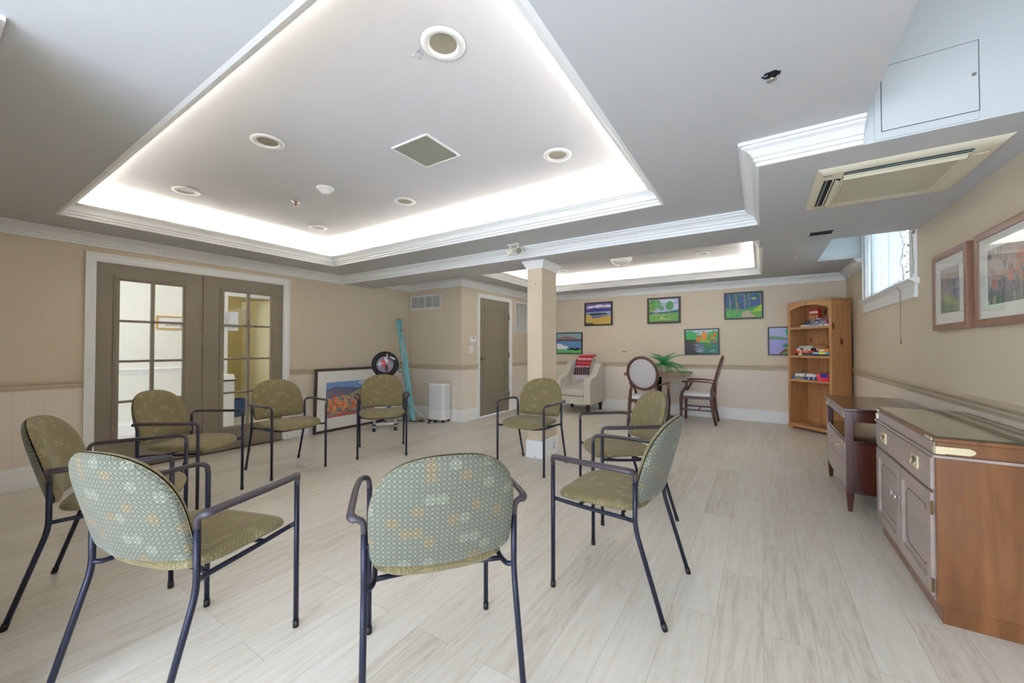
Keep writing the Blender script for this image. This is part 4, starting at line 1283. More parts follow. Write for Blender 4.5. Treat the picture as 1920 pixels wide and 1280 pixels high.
game(.325, .436, -.024, .10, z3 + .051, .052, (236, 92, 96), 'pink and royal blue cube box stacked at right of the lower shelf', [((58, 58, 170), .36, 1.0, .02, .98)])
# clear plastic tray on the bottom shelf
p = BM @ Vector((.285, .17, .0775))
t = MB()
for q in ((-.05, .05, -.04, .04, 0, .003), (-.05, -.048, -.04, .04, 0, .10), (.048, .05, -.04, .04, 0, .10), (-.05, .05, -.04, -.038, 0, .10), (-.05, .05, .038, .04, 0, .10)): t.box(*q)
t.box(-.045, .045, -.036, .036, .003, .012, 1)
o = t.build('acrylic_holder', [glass_mat('clear_acrylic', refl=.8), paint((206, 196, 176), .3)], fix=False); o.location = p; o.rotation_euler = (0, 0, ba)
tag(o, 'small clear acrylic holder on the lowest bookcase shelf', 'holder')

# ---------------------------------------------------------------- dark console with drawers
DX0, DX1, DY0, DY1, DZ = 0.53, 1.055, 3.79, 4.77, .765
dk = thing('console_cabinet', 'dark mahogany console with open niche and two drawers, beyond the glass-topped dresser', 'cabinet', (DX0, DY0, 0))
W_, L_ = DX1 - DX0, DY1 - DY0
def kpart(nm, boxes, mat, bev=.002, par=None):
    b = MB()
    for q in boxes: b.box(*q)
    return b.build(nm, mat, par or dk, bevel=bev)
kpart('top', [(-.012, W_, -.012, L_ + .012, DZ - .022, DZ)], M['mahog'], .003)
for (x, y) in ((0, 0), (0, L_ - .045), (W_ - .045, 0), (W_ - .045, L_ - .045)):
    b = MB(); b.box(x, x + .045, y, y + .045, .14, DZ - .022)
    b.add([(x + .010, y + .010, 0), (x + .035, y + .010, 0), (x + .035, y + .035, 0), (x + .010, y + .035, 0), (x, y, .14), (x + .045, y, .14), (x + .045, y + .045, .14), (x, y + .045, .14)],
          [(0, 3, 2, 1), (0, 1, 5, 4), (1, 2, 6, 5), (2, 3, 7, 6), (3, 0, 4, 7)])
    b.build('leg', M['mahog_leg'], dk, bevel=.002)
kpart('apron', [(.006, .024, .045, L_ - .045, DZ - .085, DZ - .022), (W_ - .024, W_ - .006, .045, L_ - .045, DZ - .10, DZ - .022), (.045, W_ - .045, .006, .024, DZ - .10, DZ - .022), (.045, W_ - .045, L_ - .024, L_ - .006, DZ - .10, DZ - .022)], M['mahog_leg'])
pt = kpart('drawer', [(-.004, .006, .05, L_ - .05, DZ - .080, DZ - .028)], M['mahog_front_sheen'])
def knob(par, x, y, z, r=.013, ln=.024, dirx=-1):
    b = MB(); mt = Matrix.Translation((x, y, z)) @ Matrix.Rotation(-PI / 2, 4, 'Y')
    b.lathe([(0, 0), (.007, 0), (.005, .004), (.0045, ln * .5), (r, ln * .62), (r * 1.02, ln * .8), (r * .7, ln), (0, ln)], 16, mat=mt)
    return b.build('knob', M['chrome'], par)
knob(pt, -.004, .27, DZ - .054, .008, .02); knob(pt, -.004, L_ - .16, DZ - .054, .008, .02)
kpart('shelf', [(.004, W_ - .004, .004, L_ - .004, .505, .527)], M['mahog'], .002)
kpart('side_panel', [(.045, W_ - .045, .012, .024, .15, .505)], M['mahog_leg'])
kpart('side_panel', [(.045, W_ - .045, L_ - .024, L_ - .012, .15, .505)], M['mahog'])
kpart('back_panel', [(W_ - .02, W_ - .01, .045, L_ - .045, .15, .505)], M['mahog'])
kpart('base_rail', [(.002, .022, .045, L_ - .045, .14, .165), (.045, W_ - .045, .004, .030, .14, .162), (.02, W_ - .02, .02, L_ - .02, .162, .17)], M['mahog'])
for (a0, a1, ks) in ((.345, .502, (.23, L_ - .20)), (.170, .340, (L_ - .20,))):
    d = kpart('drawer', [(-.004, .012, .048, L_ - .048, a0, a1)], M['mahog_front_sheen'], .002)
    for yy in ks: knob(d, -.004, yy, (a0 + a1) / 2 + .02, .012, .026)

# ---------------------------------------------------------------- glass-topped dresser
ds = thing('dresser', 'brown walnut dresser with glass top, brass corners and two panelled doors', 'cabinet', (.65, 2.47, 0))
def rpart(nm, boxes, mat, bev=.002, par=None):
    b = MB()
    for q in boxes: b.box(*q)
    return b.build(nm, mat, par or ds, bevel=bev)
RW_, RL, RH = .415, 1.03, .825
rpart('base', [(.020, RW_, .018, RL - .018, 0, .085)], M['walnut'], .002)
rpart('side_panel', [(.0, RW_, .0, .02, .085, RH - .095)], M['walnut'], .003)
rpart('side_panel', [(.0, RW_, RL - .02, RL, .085, RH - .095)], M['walnut'], .003)
rpart('face_frame', [(.0, .02, .02, .045, .085, .73), (.0, .02, RL - .045, RL - .02, .085, .73), (0, .02, .045, RL - .045, .085, .105), (0, .02, .045, RL - .045, .568, .578), (0.0, .02, RL / 2 - .004, RL / 2 + .004, .105, .568)], M['walnut_front_sheen'])
rpart('back_panel', [(RW_ - .01, RW_, .02, RL - .02, .085, .73)], M['walnut'])
rpart('moulding', [(-.012, RW_, -.008, RL + .008, .730, .744)], M['walnut_front_sheen'], .004)
rpart('upper_case', [(.004, RW_, .004, RL - .004, .744, .800)], M['walnut'], .002)
rpart('upper_front', [(-.002, .004, .010, RL - .010, .746, .798)], M['walnut_front_sheen'], .002)
rpart('top', [(-.006, RW_, -.006, RL + .006, .800, .819)], M['walnut'], .005)
rpart('glass_top', [(.004, RW_ - .004, .004, RL - .004, .8195, .826)], glass_mat('dresser_glass', (.80, .92, .90), 1.6), .001)
dr = rpart('drawer', [(-.010, .004, .028, RL - .028, .582, .726)], M['walnut_front_sheen'], .003)
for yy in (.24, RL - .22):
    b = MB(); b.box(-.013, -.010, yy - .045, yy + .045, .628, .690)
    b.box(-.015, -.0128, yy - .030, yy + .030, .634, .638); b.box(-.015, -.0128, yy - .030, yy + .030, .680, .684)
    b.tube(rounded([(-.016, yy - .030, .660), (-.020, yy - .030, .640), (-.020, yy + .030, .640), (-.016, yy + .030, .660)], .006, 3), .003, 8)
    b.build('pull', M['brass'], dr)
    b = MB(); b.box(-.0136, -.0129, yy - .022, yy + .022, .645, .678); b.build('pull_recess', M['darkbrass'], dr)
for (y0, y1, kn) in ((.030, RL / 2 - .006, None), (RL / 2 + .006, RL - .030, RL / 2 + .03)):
    d = rpart('door', [(-.012, .004, y0, y0 + .055, .108, .566), (-.012, .004, y1 - .055, y1, .108, .566), (-.012, .004, y0 + .055, y1 - .055, .108, .163), (-.012, .004, y0 + .055, y1 - .055, .511, .566)], M['walnut_front_sheen'], .003)
    b = MB(); b.box(.000, .004, y0 + .055, y1 - .055, .163, .511)
    b.build('door_panel', M['walnut_front_sheen'], d)
    b = MB(); q0, q1, r0, r1 = y0 + .085, y1 - .085, .195, .48
    loop = []
    n_ = .022
    for (cy_, cz_, sy, sz) in ((q0, r0, 1, 1), (q1, r0, -1, 1), (q1, r1, -1, -1), (q0, r1, 1, -1)):
        a_ = [(cy_, cz_ + sz * n_ * 1.3), (cy_ + sy * n_ * .5, cz_ + sz * n_), (cy_ + sy * n_, cz_ + sz * n_ * .5), (cy_ + sy * n_ * 1.3, cz_)]
        if (sy, sz) in ((-1, 1), (1, -1)): a_ = a_[::-1]
        loop += a_
    b.tube([(-.0005, p_[0], p_[1]) for p_ in loop], .0012, 5, closed=True)
    b.build('inlay_line', M['black'], d)
    if kn: knob(d, -.012, kn, .40, .017, .03)
    else: knob(d, -.012, y1 - .03, .40, .017, .03)
for z in (.155, .50):
    b = MB(); b.box(-.0125, -.004, .020, .030, z - .03, z + .03); b.build('hinge', M['darkbrass'], ds)
b = MB(); b.box(-.004, .028, -.0065, -.0005, .750, .783); b.prism([(.026, .752), (.105, .752), (.118, .760), (.122, .767), (.118, .775), (.105, .782), (.026, .782)], 'Y', -.0015, .004)
b.box(-.0065, -.002, -.0065, .025, .750, .783)
b.build('corner_brass', M['brass'], ds)
b = MB(); b.box(-.0085, -.006, .02, .10, .803, .816); b.box(-.0085, -.006, RL - .08, RL - .02, .803, .816); b.build('top_brass', M['brass'], ds)
b = MB(); b.box(-.0065, -.002, RL - .025, RL + .002, .750, .783); b.build('corner_brass', M['brass'], ds)


# ---------------------------------------------------------------- dining corner
def oval_fabric():
    q = NT('dotted_stripe_fabric', 0.8)
    sp = q.n('ShaderNodeSeparateXYZ', i={0: q.obj()})
    u = q.math('FRACT', q.math('DIVIDE', sp.outputs[0], .030)); v = q.math('FRACT', q.math('DIVIDE', sp.outputs[2], .016))
    st = q.math('LESS_THAN', q.math('ABSOLUTE', q.math('SUBTRACT', u, .5)), .22)
    dots = q.math('LESS_THAN', q.math('ABSOLUTE', q.math('SUBTRACT', v, .5)), .26)
    du = q.math('LESS_THAN', q.math('ABSOLUTE', q.math('SUBTRACT', q.math('FRACT', q.math('DIVIDE', sp.outputs[0], .015)), .5)), .3)
    c = q.mix(st, s2l((196, 196, 206)), s2l((222, 218, 206)))
    c = q.mix(q.math('MULTIPLY', q.math('MULTIPLY', dots, du), .55), c, s2l((112, 100, 112)))
    q.col(c)
    return q.m


M['oval'] = oval_fabric()
M['vinyl'] = paint((226, 226, 230), 0.35, var=.02, name='pale_seat_vinyl')


def make_dining():
    t = thing('dining_armchair', '', 'chair')
    tilt = math.radians(15)
    Rm = Matrix.Translation((0, -.285, .835)) @ Matrix.Rotation(tilt, 4, 'X')
    b = MB(); N = 48
    pts = [(.215 * math.cos(2 * PI * k / N), 0, .245 * math.sin(2 * PI * k / N)) for k in range(N)]
    b.tube([Rm @ Vector(p) for p in pts], .022, 10, closed=True, flat=.8, up=(0, 1, 0)); b.build('back_frame', M['dinewood'], t)
    b = MB()
    for s, dd, mi in ((1, .028, 1), (-1, .020, 0)):
        n = 36
        for (r0, r1) in ((0, .5), (.5, .8), (.8, .95), (.95, 1.0)):
            vs_ = []
            for r_ in (r0, r1):
                for k in range(n):
                    a_ = 2 * PI * k / n
                    vs_.append(Rm @ Vector((.200 * r_ * math.cos(a_), s * dd * math.sqrt(max(0, 1 - r_ ** 3)) * 1.0, .230 * r_ * math.sin(a_))))
            b.add(vs_, [(k, (k + 1) % n, n + (k + 1) % n, n + k) for k in range(n)], mi, True)
    b.build('back_pad', [M['oval'], M['vinyl']], t)
    for s in (-1, 1):
        b = MB(); b.tube([(s * .225, -.265, 0), (s * .222, -.225, .20), (s * .215, -.205, .40), (s * .200, -.215, .56), (s * .170, -.235, .66)], [.020, .024, .028, .024, .018], 8); b.build('leg', M['dinewood'], t)
        b = MB(); b.tube([(s * .248, .235, 0), (s * .250, .235, .22), (s * .252, .232, .42), (s * .250, .215, .50), (s * .262, .150, .60), (s * .268, .150, .655)], [.017, .021, .026, .022, .018, .017], 8); b.build('leg', M['dinewood'], t)
        b = MB(); b.tube([(s * .190, -.232, .655), (s * .225, -.16, .672), (s * .262, -.02, .680), (s * .272, .10, .676), (s * .262, .215, .668)], [.013, .015, .019, .022, .020], 8, flat=.72); b.build('armrest', M['dinewood'], t)
        b = MB(); b.box(s * .235 - .010, s * .235 + .010, -.20, .22, .395, .445); b.build('seat_rail', M['dinewood'], t, bevel=.003)
        b = MB(); b.box(s * .236 - .009, s * .236 + .009, -.21, .22, .21, .235); b.build('stretcher', M['dinewood'], t, bevel=.003)
    b = MB(); b.box(-.235, .235, .215, .237, .395, .445); b.box(-.21, .21, -.215, -.195, .395, .445); b.build('seat_rail', M['dinewood'], t, bevel=.003)
    b = MB(); b.box(-.23, .23, -.02, .0, .212, .232); b.build('stretcher', M['dinewood'], t, bevel=.003)
    b = MB()
    ol = []
    for k in range(56):
        a_ = 2 * PI * k / 56
        ol.append(((.250 - .02 * (math.sin(a_) < 0) * -math.sin(a_)) * spow(math.cos(a_), .35), .012 + .235 * spow(math.sin(a_), .35)))
    pad(b, ol, (0, 0.012), lambda x, y: ((x, y, .446), (0, 0, 1)), lambda s, x, y: .012 + .045 * math.sqrt(max(0, 1 - s ** 5)))
    pad(b, ol, (0, 0.012), lambda x, y: ((x, y, .446), (0, 0, 1)), lambda s, x, y: 0.0)
    vs_ = [(x, y, .446) for x, y in ol] + [(x, y, .458) for x, y in ol]
    b.add(vs_, [(k, (k + 1) % 56, 56 + (k + 1) % 56, 56 + k) for k in range(56)], 0, True)
    b.build('seat', M['vinyl'], t)
    return t


dc = make_dining()
dc.location = (-.857, 7.03, 0); dc.rotation_euler = (0, 0, PI / 2); dc['label'] = 'wooden oval-back dining armchair at the right end of the table, seen side-on'
dc['group'] = 'oval-back dining chairs'
copy_thing(dc, (-1.455, 6.13, 0), math.radians(-2), 'wooden oval-back dining armchair with striped back turned to the camera, in front of the table', 'oval-back dining chairs')

tb = thing('dining_table', 'square brown wooden pedestal table against the back wall', 'table', (-1.475, 7.0, 0))
TZ = .795
b = MB(); b.box(-.45, .45, -.54, .54, TZ - .042, TZ); b.build('tabletop', M['tablewood'], tb, bevel=.006)
b = MB()
for q in ((-.42, .42, -.51, -.505), (-.42, .42, .505, .51)): b.box(q[0], q[1], q[2], q[3], TZ, TZ + .0006)
b.build('inlay_line', paint((96, 66, 44), .4), tb)
b = MB(); b.tube([(0, 0, .03), (0, 0, TZ - .06)], .042, 20); b.box(-.28, .28, -.03, .03, TZ - .065, TZ - .042); b.box(-.03, .03, -.28, .28, TZ - .065, TZ - .042); b.build('pedestal', M['black'], tb)
b = MB(); b.lathe([(0, 0), (.36, 0), (.36, .012), (.30, .022), (.08, .035), (.045, .06), (0, .06)], 36); b.build('base', M['black'], tb)

# fern
fn = thing('potted_fern', 'green fern in a small white pot on the wooden table', 'plant', (-1.36, 6.80, TZ + .001))
b = MB(); b.lathe([(0, 0), (.045, 0), (.058, .12), (.064, .122), (.064, .135), (.056, .135), (.054, .119), (0, .119)], 24); b.build('pot', M['white_plastic'], fn)
b = MB(); fr = random.Random(21)
b.lathe([(0, .122), (.055, .122)], 16)
b.build('soil', paint((60, 48, 38), .9), fn)
b = MB()
fr_n = 46
for k in range(fr_n):
    az = 2 * PI * k / fr_n * 2.4 + fr.uniform(-.3, .3)
    ln = fr.uniform(.24, .36); lift = fr.uniform(.35, 1.25)
    if k in (3, 4, 9): az = -0.25 + .2 * fr.random(); ln = .42; lift = .75
    if k == 7: az = 2.6; lift = 1.35; ln = .34
    pts = []
    for j in range(15):
        s = j / 14
        rr = ln * s * math.cos(lift * (1 - s * .6)) * (1.1)
        zz = .125 + ln * math.sin(lift) * s * 1.15 - ln * s * s * (1.15 if lift < 1 else .5)
        pts.append(Vector((rr * math.cos(az), rr * math.sin(az), max(zz, .022))))
    b.tube(pts, .0014, 4, mi=0)
    side = Vector((-math.sin(az), math.cos(az), 0))
    for j in range(1, 15):
        s = j / 14
        w = .046 * math.sin(PI * min(1, s * .9 + .12)) ** .7
        tdir = (pts[j] - pts[j - 1]).normalized()
        for sg in (-1, 1):
            for h_ in (0, .5):
                p0 = pts[j] * (1 - h_) + pts[j - 1] * h_; tdir = tdir * .75
                tip = p0 + side * sg * w + tdir * .016 + Vector((0, 0, -.008))
                m1 = p0 + side * sg * w * .5 + tdir * .014 + Vector((0, 0, .002)); m2 = p0 + side * sg * w * .45 - tdir * .002
                b.add([p0, m1, tip, m2], [(0, 1, 2, 3)], fr.choice((0, 0, 1)))
b.build('fronds', [paint((48, 150, 92), .5, var=.15, scale=20), paint((84, 178, 112), .5, var=.15, scale=20)], fn, fix=False)

# upholstered armchair
M['uph'] = paint((206, 202, 190), 0.85, var=.04, scale=9, name='oatmeal_upholstery', bump=.15)
ac = thing('upholstered_armchair', 'oatmeal upholstered armchair against the back wall, right of the column', 'armchair', (-2.965, 7.06, 0))
prof = [(-.36, .17), (-.375, .45), (-.37, .56), (-.335, .615), (-.25, .645), (-.10, .665), (.02, .72), (.12, .82), (.22, .905), (.30, .935), (.37, .93), (.40, .90), (.385, .17)]
for s in (-1, 1):
    b = MB(); a0, a1 = sorted((s * .235, s * .360)); b.prism(prof, 'X', a0, a1, smooth=True); b.build('arm', M['uph'], ac, bevel=.022, seg=3)
b = MB(); b.prism([(.10, .30), (.20, .885), (.26, .925), (.34, .93), (.395, .90), (.38, .17), (.10, .17)], 'X', -.236, .236); b.build('backrest', M['uph'], ac, bevel=.02, seg=3)
b = MB(); b.box(-.236, .236, -.365, .15, .17, .315); b.build('seat_base', M['uph'], ac, bevel=.012)
b = MB(); b.box(-.232, .232, -.385, .13, .318, .475); b.build('seat_cushion', M['uph'], ac, bevel=.035, seg=4)
b = MB()
for zz in (.340, .455): b.tube(rounded([(-.222, -.30, zz), (-.222, -.383, zz), (.222, -.383, zz), (.222, -.30, zz)], .03, 4), .004, 6)
b.build('piping', paint((186, 182, 170), .85), ac)
for (x, y) in ((-.30, -.31), (.30, -.31), (-.30, .33), (.30, .33)):
    b = MB(); b.add([(x - .02, y - .02, 0), (x + .02, y - .02, 0), (x + .02, y + .02, 0), (x - .02, y + .02, 0), (x - .03, y - .03, .17), (x + .03, y - .03, .17), (x + .03, y + .03, .17), (x - .03, y + .03, .17)],
                    [(0, 3, 2, 1), (4, 5, 6, 7), (0, 1, 5, 4), (1, 2, 6, 5), (2, 3, 7, 6), (3, 0, 4, 7)]); b.build('leg', paint((48, 36, 34), .4), ac)


def striped(name, cols, per, axis, rough=.95):
    q = NT(name, rough)
    sp = q.n('ShaderNodeSeparateXYZ', i={0: q.obj()})
    nz = q.noise(q.obj(), 60, 2)
    f = q.math('FRACT', q.math('ADD', q.math('DIVIDE', sp.outputs[axis], per), q.math('MULTIPLY', nz, .06)))
    nd = q.t.nodes.new('ShaderNodeValToRGB'); cr = nd.color_ramp; cr.interpolation = 'CONSTANT'
    while len(cr.elements) < len(cols): cr.elements.new(.5)
    for i, (e, c) in enumerate(zip(cr.elements, cols)): e.position = i / len(cols); e.color = (*s2l(c), 1)
    q.set(nd.inputs[0], f); q.col(nd.outputs[0]); q.bump(nz, .6, .004)
    return q.m


def blanket(name, label, width, zb, off, th, mat, x0, skew=0.0, extra_top=0.0):
    """folded blanket hung over the chair back; off = distance in front of the back"""
    t = thing(name, label, 'blanket', (-2.965 + x0, 7.06, 0))
    path = [(.19 - (.885 - zb) * .17 - off, zb), (.19 - (.885 - (zb + .86) / 2) * .17 - off, (zb + .87) / 2), (.19 - off, .875), (.215 - off * .8, .935 + off + extra_top * .8), (.27, .955 + off + extra_top), (.33, .95 + off + extra_top)]
    P = rounded([(0, a_, b_) for a_, b_ in path], .04, 4)
    b = MB(); n = len(P)
    def fn_(u, v):
        # closed cross-section around path: u along path there and back
        i = v * (n - 1); i0 = int(i); i1 = min(i0 + 1, n - 1); p = P[i0].lerp(P[i1], i - i0)
        a_ = 2 * PI * u
        x = spow(math.cos(a_), .4) * width / 2
        tdir = (P[i1] - P[max(i1 - 1, 0)]).normalized(); nn = Vector((0, -tdir.z, tdir.y))
        edge = .004 * math.sin(p.z * 90 + x * 20)
        q = p + nn * (th / 2 + spow(math.sin(a_), .5) * th / 2)
        return (x + edge + skew * (p.z - .75) * 1.0, q.y, q.z + skew * x * .3)
    b.grid(fn_, 28, 26, closeu=True)
    m = len(b.v) - 28 * 26
    b.f.append([m + k for k in range(28)]); b.mi.append(0); b.sm.append(False)
    b.f.append([m + 28 * 25 + k for k in range(28)]); b.mi.append(0); b.sm.append(False)
    b.build('folded_cloth', mat, t)
    return t


blanket('crochet_blanket', 'white lacy crochet blanket lowest of three on the armchair back', .265, .545, .012, .030, paint((226, 216, 224), .95, var=.22, scale=70, bump=.5), .005, .05)
blanket('knitted_blanket', 'maroon, blue and green vertically striped blanket on the armchair back', .335, .680, .044, .022, striped('vertical_stripes', [(110, 26, 50), (110, 26, 50), (132, 148, 190), (60, 66, 60), (110, 26, 50), (122, 150, 100)], .088, 0), -.005, .10)
blanket('knitted_blanket', 'folded red, orange and lilac striped blanket on top of the armchair back', .300, .825, .082, .042, striped('red_stripes', [(190, 44, 60), (212, 100, 84), (56, 40, 84), (190, 44, 60), (214, 120, 96), (170, 166, 192), (200, 60, 74), (130, 32, 56)], .15, 2), .02, .16, .0)

# ---------------------------------------------------------------- left corner
# pvc stand with round black target
st = thing('target_stand', 'white tube stand with black elbows carrying a black round target', 'stand', (-4.80, 3.93, 0), math.radians(50))
M['pvc'] = paint((232, 230, 232), .35, var=.01)
# local: +X to the right as seen from the camera side (-Y faces the camera)
def pvc(pts, par=st): b = MB(); b.tube(pts, .018, 12); b.build('tube', M['pvc'], par)
def elbow(p, d=(0, 0, 1)): b = MB(); b.tube([Vector(p) - Vector(d) * .03, Vector(p) + Vector(d) * .03], .024, 12); b.build('elbow', M['black'], st)
for s in (-1, 1):
    pvc([(s * .15, .0, .04), (s * .15, .0, 1.02)])
    pvc([(s * .15, -.20, .025), (s * .15, .22, .025)])
    for yy in (-.21, .22): b = MB(); b.tube(rounded([(s * .15, yy - .03 * (1 if yy < 0 else -1) * -1, .025), (s * .15, yy, .025), (s * .15, yy, .0)], .01, 3), .023, 10); b.build('elbow', M['black'], st)
    elbow((s * .15, 0, .035)); elbow((s * .15, 0, 1.0)); elbow((s * .15, 0, .74))
pvc([(-.15, 0, .73), (.15, 0, .73)]); pvc([(-.15, 0, .06), (.15, 0, .06)])
b = MB(); b.box(-.11, .11, -.012, .012, .20, .36); b.build('clip_board', M['pvc'], st, bevel=.003)
b = MB(); b.box(.02, .09, -.018, -.012, .22, .36); b.build('label_plate', paint((70, 84, 150), .4), st)
tg = thing('round_target', 'thick black round target with red and silver emblem hanging on the tube stand', 'target', (-4.732, 3.874, .965), math.radians(47))
mt = Matrix.Rotation(PI / 2, 4, 'X')
b = MB(); b.lathe([(0, -.045), (.15, -.05), (.185, -.035), (.195, 0), (.190, .035), (.165, .05), (.135, .045), (.128, .030), (0, .030)], 40, mat=mt); b.build('tyre', M['black'], tg)
b = MB(); b.lathe([(0, .032), (.122, .032), (.122, .029)], 36, mat=mt); b.build('face', paint((168, 160, 182), .4), tg)
def flatpoly(nm, pts, rgb, y):
    b = MB(); b.prism(pts, 'Y', y - .003, y); b.build(nm, paint(rgb, .4), tg)
flatpoly('emblem', [(-.03, .09), (.01, .12), (.0, .03), (.03, -.02), (.05, -.05), (.02, -.10), (-.0, -.09), (-.02, -.03), (-.05, .02)], (214, 40, 44), -.034)
flatpoly('emblem', [(.0, .12), (.055, .04), (.015, .03), (-.01, .07)], (226, 224, 230), -.038)
flatpoly('emblem', [(.0, .0), (.03, .0), (.05, -.06), (.02, -.12), (.0, -.09)], (26, 26, 30), -.0385)
star = [((.055 if k % 2 == 0 else .016) * math.cos(2 * PI * k / 8 + .2) - .075, (.055 if k % 2 == 0 else .016) * math.sin(2 * PI * k / 8 + .2) + .01) for k in range(8)]
flatpoly('emblem', star, (232, 232, 236), -.042)
flatpoly('emblem', [(.05, .13), (.155, .09), (.165, .06), (.10, .06), (.06, .09)], (30, 28, 34), -.052)
flatpoly('emblem', [(.062, .125), (.14, .095), (.148, .075), (.11, .078), (.085, .10)], (222, 222, 230), -.056)
flatpoly('emblem', [(.02, .155), (.035, .16), (.035, .10), (.022, .10)], (222, 222, 230), -.052)

# projection screen on tripod
ps = thing('projection_screen', 'folded teal projection screen case with silver tripod pole leaning in the corner', 'projection screen', (-4.86, 4.50, 0))
M['teal'] = paint((112, 190, 204), .35, var=.05, name='teal_case_enamel')
M['pole'] = paint((196, 196, 200), .35, .3, name='silver_pole')
M['teal_highlight'] = paint((150, 214, 224), .3, var=.04)
P0, P1_ = Vector((.02, .02, .045)), Vector((-.345, .045, 1.685))
b = MB()
ax = (P1_ - P0).normalized(); e1 = ax.cross(Vector((0, 0, 1))).normalized(); e2 = e1.cross(ax).normalized()
def case_ring(p):
    sh_ = [(.050, -.02), (.045, .035), (.0, .05), (-.045, .03), (-.05, -.02), (-.025, -.045), (.02, -.045)]
    return [p + Vector((a_ * .94, a_ * -.34, 0)) + Vector((b_ * .34, b_ * .94, 0)) for a_, b_ in sh_]
r0_, r1_ = case_ring(P0), case_ring(P1_)
b.add(r0_ + r1_, [(k, (k + 1) % 7, 7 + (k + 1) % 7, 7 + k) for k in range(7)] + [tuple(range(7)), tuple(range(7, 14))]); b.build('case', M['teal'], ps, bevel=.006)
b = MB(); off = Vector((.018, -.052, 0)); b.tube([P0 + off + Vector((0, 0, .02)), P1_ + off - Vector((0, 0, .02))], .017, 8, flat=.5); b.build('case_highlight', M['teal_highlight'], ps)  # paler bar stands in for the highlight along the case
for p, d in ((P0, -.012), (P1_, .012)):
    b = MB(); rr_ = case_ring(p); b.add([q + Vector((0, 0, d * 0)) for q in rr_] + [q + ax * d * 2 for q in rr_], [(k, (k + 1) % 7, 7 + (k + 1) % 7, 7 + k) for k in range(7)] + [tuple(range(7, 14))]); b.build('end_cap', M['chrome'], ps)
pb = Vector((-.09, -.09, 0))
b = MB(); b.tube([pb + Vector((0, 0, .22)), pb + Vector((-.02, 0, 1.73))], .011, 10); b.build('pole', M['pole'], ps)
for a_ in (-.02, 2.1, 4.2):
    b = MB(); tip = pb + Vector((.46 * math.cos(a_), .13 if a_ < 1 else .24 * math.sin(a_), .015)) if a_ < 1 else pb + Vector((.30 * math.cos(a_), .26 * math.sin(a_), .015))
    b.tube([pb + Vector((0, 0, .42)), tip], .0085, 8); b.tube([tip - Vector((0, 0, .012)), tip + Vector((0, 0, .02))], .014, 10, mi=1); b.tube([pb + Vector((0, 0, .24)), pb.lerp(tip, .5) + Vector((0, 0, .21))], .004, 6)
    b.build('leg', [M['pole'], M['black']], ps)
b = MB(); b.tube(rounded([pb + Vector((-.03, -.02, .98)), pb + Vector((-.05, -.05, .93)), pb + Vector((-.05, -.05, .84)), pb + Vector((-.02, -.02, .80)), pb + Vector((.04, -.02, .93)), pb + Vector((.05, -.01, .97))], .02, 4), .011, 8); b.build('handle', M['teal'], ps)
for zz in (.955, 1.48): b = MB(); b.lathe([(0, 0), (.014, 0), (.014, .02), (0, .02)], 12, c=(pb.x - .008, pb.y - .022, zz)); b.build('knob', paint((206, 50, 48), .4), ps)

# air purifier
ap = thing('air_purifier', 'white air purifier on castors standing before the bay wall', 'air purifier', (-4.475, 4.745, 0), math.radians(10))
plan = [(-.165, .10), (-.165, -.02), (-.12, -.10), (.12, -.10), (.165, -.05), (.165, .10)]
b = MB(); b.prism(plan, 'Z', .20, .62); b.build('grille', paint((214, 217, 220), .5, var=.01), ap, bevel=.008)
b = MB(); b.prism([(x * 1.02, y * 1.02) for x, y in plan], 'Z', .045, .20); b.build('base', M['white_plastic'], ap, bevel=.008)
b = MB(); b.prism([(x * 1.01, y * 1.01) for x, y in plan], 'Z', .60, .632); b.build('top', M['white_plastic'], ap, bevel=.008)
b = MB(); b.box(-.155, -.140, -.070, -.062, .10, .135); b.build('badge', paint((120, 122, 128), .4), ap)
for (x, y) in ((-.13, -.05), (.13, -.06), (-.13, .08), (.14, .08), (0, -.08)):
    b = MB(); b.tube([(x - .012, y, .022), (x + .012, y, .022)], .022, 14); b.box(x - .014, x + .014, y - .01, y + .01, .022, .046); b.build('castor', M['black'], ap)
b = MB()
b.tube(rounded([(-4.70, 4.80, .006), (-4.85, 4.62, .006), (-4.62, 4.60, .006), (-4.78, 4.52, .006), (-5.15, 4.40, .006), (-5.26, 4.50, .006)], .08, 6), .005, 6)
tag(b.build('power_cord', M['black']), 'black power cord lying on the floor beside the air purifier', 'cord')


